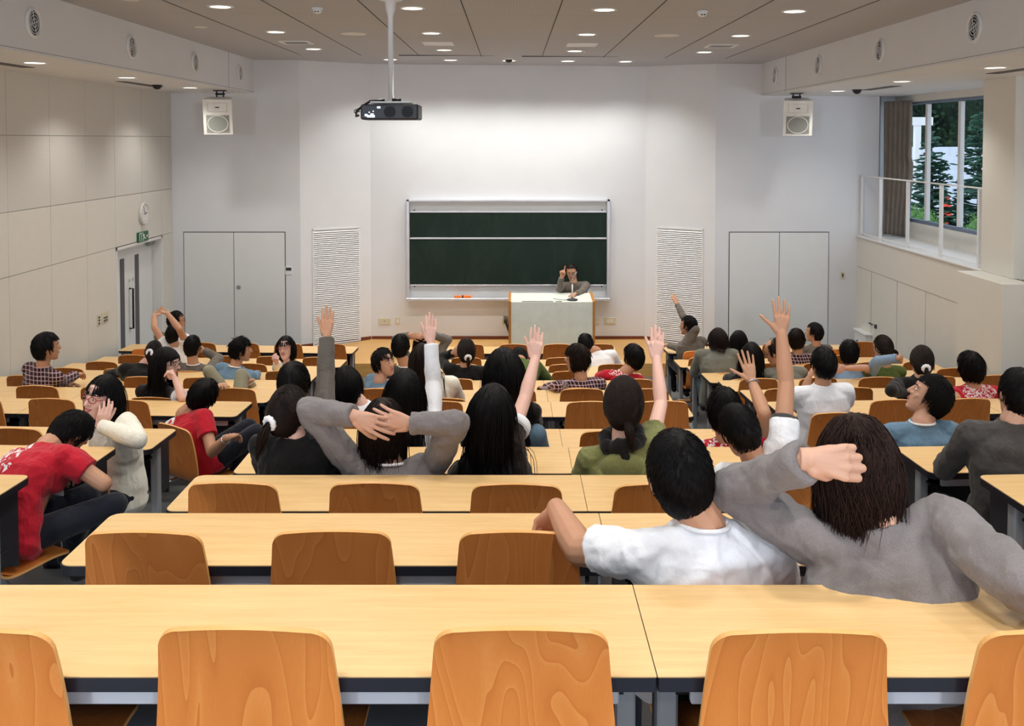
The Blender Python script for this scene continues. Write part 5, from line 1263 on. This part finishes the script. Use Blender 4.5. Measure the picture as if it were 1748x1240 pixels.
person('woman in a black suit holding her hair with one hand, middle block', (796, 600), 10.2, 9, F=2, hd=(10, -6, -2), hair='pony', hm='hair_dark_brown', sk='skin_mid', top='cloth_black', fem=True, S=1.06, vol=1.06, tie=(0, -.11, -.05), tailL=.16, nb=(794, 626, -.02), w=1.15, L=dict(e=(750, 612, 1), w=(774, 602, -1), t=(788, 592, -1), n=(.6, .7, 0), k='relax', up=True))
person('person in a moss green top slumped flat on the desk, middle block', (886, 612), 10.42, 9, F=0, hd=(0, -70, 0), hair='short', sk='skin_tan', top='cloth_moss', S=1.0, w=1.05, nb=(888, 616, -.12), hip=(.0, -.28), L='fold', R='fold', slouch=.06)
person('man in a red T-shirt with round black hair turned left, middle block', (1081, 610), 10.2, 9, F=12, hd=(34, 0, -4), hair='short', sk='skin_tan', top=(1060, 634, .14, .03, 45, .52, False), sleeve='short', S=1.12, nb=(1066, 636, -.03), hip=(-.1, .06), vol=1.04, w=1.1)
person('woman with long black hair in black, right block, ninth row', (1283, 606), 10.2, 9, F=0, hd=(-12, 0, 0), hair='long', sk='skin_fair', top='cloth_black', fem=True, S=1.06, vol=1.06, nb=(1284, 640, -.02))
person('balding man with glasses in a grey-green sweater looking down left', (1324, 601), 10.2, 9, F=6, hd=(62, -22, 0), hair='balding', hm='hair_dark_brown', sk='skin_tan', top='cloth_grey_green', S=1.12, w=1.1, face=True, glasses='glasses_black', nb=(1340, 628, -.03), slouch=.06)
person('man in a light blue sweater with his arm around the woman beside him', (1450, 602), 10.2, 9, F=-6, hd=(-20, -4, 0), hair='spiky', sk='skin_tan', top='cloth_blue_light', S=1.04, w=1.15, nb=(1453, 630, -.02), R=dict(e=(1498, 617, -1), w=(1534, 612, -1), t=(1545, 617, 1), n=(0, 1, -.3), k='relax'), slouch=.05)
person('woman in olive with a short ponytail hugging the man in light blue', (1507, 594), 10.24, 9, F=6, hd=(24, -12, 0), hair='pony', hm='hair_dark_brown', sk='skin_mid', top='cloth_moss', sleeve='short', fem=True, S=1.06, tie=(.04, -.1, -.03), tailL=.1, tail_b=(.5, 0, 0), nb=(1512, 626, -.02), L=dict(e=(1478, 628, -1), w=(1442, 629, -1), t=(1428, 632, -1), n=(0, 1, -.3), k='relax'), tie_m=None)
# ---------------- tenth to twelfth rows
person('man in a taupe sweater with a hand behind his head, left block', (329, 592), 11.1, 10, F=-10, hd=(-10, 0, 2), hair='crop', sk='skin_tan', top='cloth_taupe', S=1.06, w=1.1, nb=(330, 622, -.02), collar='cloth_collar', R=dict(e=(374, 612, 1), w=(348, 599, 1), t=(338, 594, 1), n=(-1, .2, 0), k='relax'))
person('smiling woman in glasses and white top facing the camera, left block', (488, 594), 11.1, 10, F=150, hd=(172, 2, 6), hair='bob', sk='skin_fair', top='cloth_cream_knit', fem=True, S=1.08, face=True, smile=True, glasses='glasses_red', nb=(492, 624, 0), lf=0, R=dict(e=(478, 634, -1), w=(472, 618, -1), n=(0, 1, 0), k='fist'), L='lap')
person('person in a grey sweater hunched over with lowered head, right block', (1226, 580), 11.15, 10, F=0, hd=(0, -40, 0), hair='bob', hm='hair_dark_brown', sk='skin_fair', top='cloth_grey_green', S=1.06, w=1.15, nb=(1224, 596, -.06), hip=(0, -.02), pants='cloth_jeans_light', slouch=.06, legs=dict(L=((1196, 632, 1), (1200, 690, 1)), R=((1240, 630, 1), (1240, 690, 1))))
person('man in a white T-shirt stretching both bare arms overhead, left block', (297, 571), 12.03, 11, F=-15, hd=(-14, 4, 6), hair='crop', sk='skin_tan', top='cloth_white', sleeve='short', S=1.06, w=1.1, nb=(302, 592, -.03), hip=(.04, .08), L=dict(e=(264, 560, 1), w=(263, 540, 1), t=(278, 533, 1), n=(0, .3, 1), k='relax', up=True, fl=.22), R=dict(e=(306, 562, -1), w=(286, 536, 1), t=(272, 532, 1), n=(0, .3, 1), k='relax', up=True), cuff=.4, sh=dict(L=(283, 592), R=(318, 586)))
person('person in grey with arms folded over the head, middle block, eleventh row', (718, 590), 12.03, 11, F=0, hd=(0, 4, 0), hair='short', sk='skin_tan', top='cloth_grey', S=1.04, nb=(720, 612, -.02), L=dict(e=(676, 580, -1), w=(700, 572, -1), t=(722, 574, -1), n=(0, 1, -.4), k='relax', up=True), R=dict(e=(764, 580, -1), w=(738, 572, -1), t=(716, 572, -1), n=(0, 1, -.4), k='relax', up=True), w=1.1)
person('person in a white shirt with bowed dark head, middle block, front rows', (1000, 588), 12.03, 11, F=-8, hd=(6, -30, -6), hair='short', sk='skin_tan', top='cloth_white', S=1.06, w=1.15, nb=(1018, 600, -.06), hip=(.06, -.02), slouch=.06)
person('woman with dark hair turned right, right block, eleventh row', (1262, 582), 12.03, 11, F=-10, hd=(-45, 0, 0), hair='bob', sk='skin_fair', top='cloth_black', fem=True, S=1.04, nb=(1260, 606, -.02))
person('person in a dark plaid shirt with shaggy brown hair, right block', (1360, 579), 12.03, 11, F=-6, hd=(-16, 0, 0), hair='shaggy', hm='hair_dark_brown', sk='skin_tan', top='cloth_plaid_dark', S=1.04, nb=(1362, 603, -.02), w=1.05, vol=1.05)
person('person in grey with glasses behind the stretching man, left block front row', (301, 548), 13.0, 12, F=-20, hd=(-70, 0, 0), hair='short', sk='skin_tan', top='cloth_grey', S=1.06, nb=(290, 570, -.02), glasses='glasses_black', face=True, w=1.1)
person('man in a grey sweater raising his left arm forward, right block front row', (1175, 556), 13.0, 12, F=16, hd=(62, 0, 0), hair='short', sk='skin_tan', top='cloth_taupe', S=1.06, w=1.12, face=True, nb=(1176, 578, -.02), pants='cloth_dark_jeans', L=dict(e=(1166, 540, 1), w=(1155, 519, 1), t=(1148, 503, 1), n=(-.4, 1, .1), k='open', up=True), R=dict(e=(1160, 596, 1), w=(1140, 590, 1), n=(0, 0, -1), k='relax'), legs=dict(L=((1146, 618, 1), (1150, 660, 1)), R=((1170, 622, 1), (1172, 668, 1))), hip=(.04, 0), slv=.85, sh=dict(L=(1186, 564)))
person('man in a grey shirt looking left, right block front row', (1390, 568), 13.0, 12, F=6, hd=(58, 0, 0), hair='crop', sk='skin_tan', top='cloth_taupe', sleeve='short', S=1.06, face=True, nb=(1393, 590, -.02), vol=1.04)
# ---------------- a student reclining across the desks, knees up
person('person in khaki trousers lying back with knees up, left block, eighth row', (352, 668), 9.25, 8, F=-60, hd=(-70, 55, 0), hair='short', sk='skin_tan', top='cloth_taupe', S=1.0, nb=(338, 676, -.05), hip=(.34, .12, .03), pants='cloth_khaki', lf=-70, legs=dict(L=((357, 634, -1), (378, 662, 1)), R=((412, 640, 1), (432, 662, 1))), L='lap', R=dict(e=(362, 672, -1), w=(374, 660, -1), n=(0, 0, -1), k='relax'))
# ---------------- the lecturer
person('balding lecturer in a grey sweater and glasses pointing one finger up at the lectern', (976, 465), 16.1, 12, F=180, hd=(172, -16, 6), hair='crop', hm='hair_dark_brown', sk='skin_tan', top='cloth_taupe', S=1.12, w=1.25, face=True, glasses='glasses_black', nb=(979, 482, -.02), hip=(.02, .15), seat=False, floor=STAGE_Z + .05, lf=180,
       R=dict(e=(955, 494, -1), w=(959, 473, -1), t=(961, 452, -1), n=(.3, -1, 0), k='point'), L=dict(e=(994, 498, -1), w=(982, 502, -1), n=(0, 0, -1), k='relax'), fr=1.25)
bake_people()
# ---------------- small things lying about
c = P(1443, 578, 13.5); t = thing('desk_microphone', 'small black desk microphone on the front desk of the right block', 'microphone', (c.x, 13.62, DESKZ[12]))
part('base', MB().lathe([(0, 0), (.045, 0), (.045, .012), (.012, .02), (0, .02)], 18), 'black_plastic', t, True); part('head', MB().capsule((0, 0, .02), (.02, -.03, .085), .012, .02), 'black_plastic', t, True)
c = P(1166, 655, 12.3); t = thing('shoulder_bag', 'rust brown bag lying on the floor under the right block desks', 'bag', (c.x, 12.2, FLOORZ[11]))
part('bag_body', MB().ell((0, 0, .13), (.17, .11, .14), 18, 10), 'baseboard_brown', t, True); part('strap', MB().tube([(-.13, 0, .2), (-.08, -.02, .33), (.08, -.02, .33), (.13, 0, .2)], .012, 8), 'lectern_oak', t, True)
c = P(110, 815, 4.95); t = thing('lanyard', 'blue lanyard with a badge hanging from the sleeping man in red', 'lanyard', c)
part('ribbon', MB().tube([(.02, .02, .12), (.0, .0, .05), (-.015, 0, -.02), (-.03, 0, -.07)], .007, 6), 'frame_blue_grey', t); part('badge', MB().bbox(-.055, -.005, -.004, .004, -.14, -.07, .002), 'white_paint', t)
place_chairs()
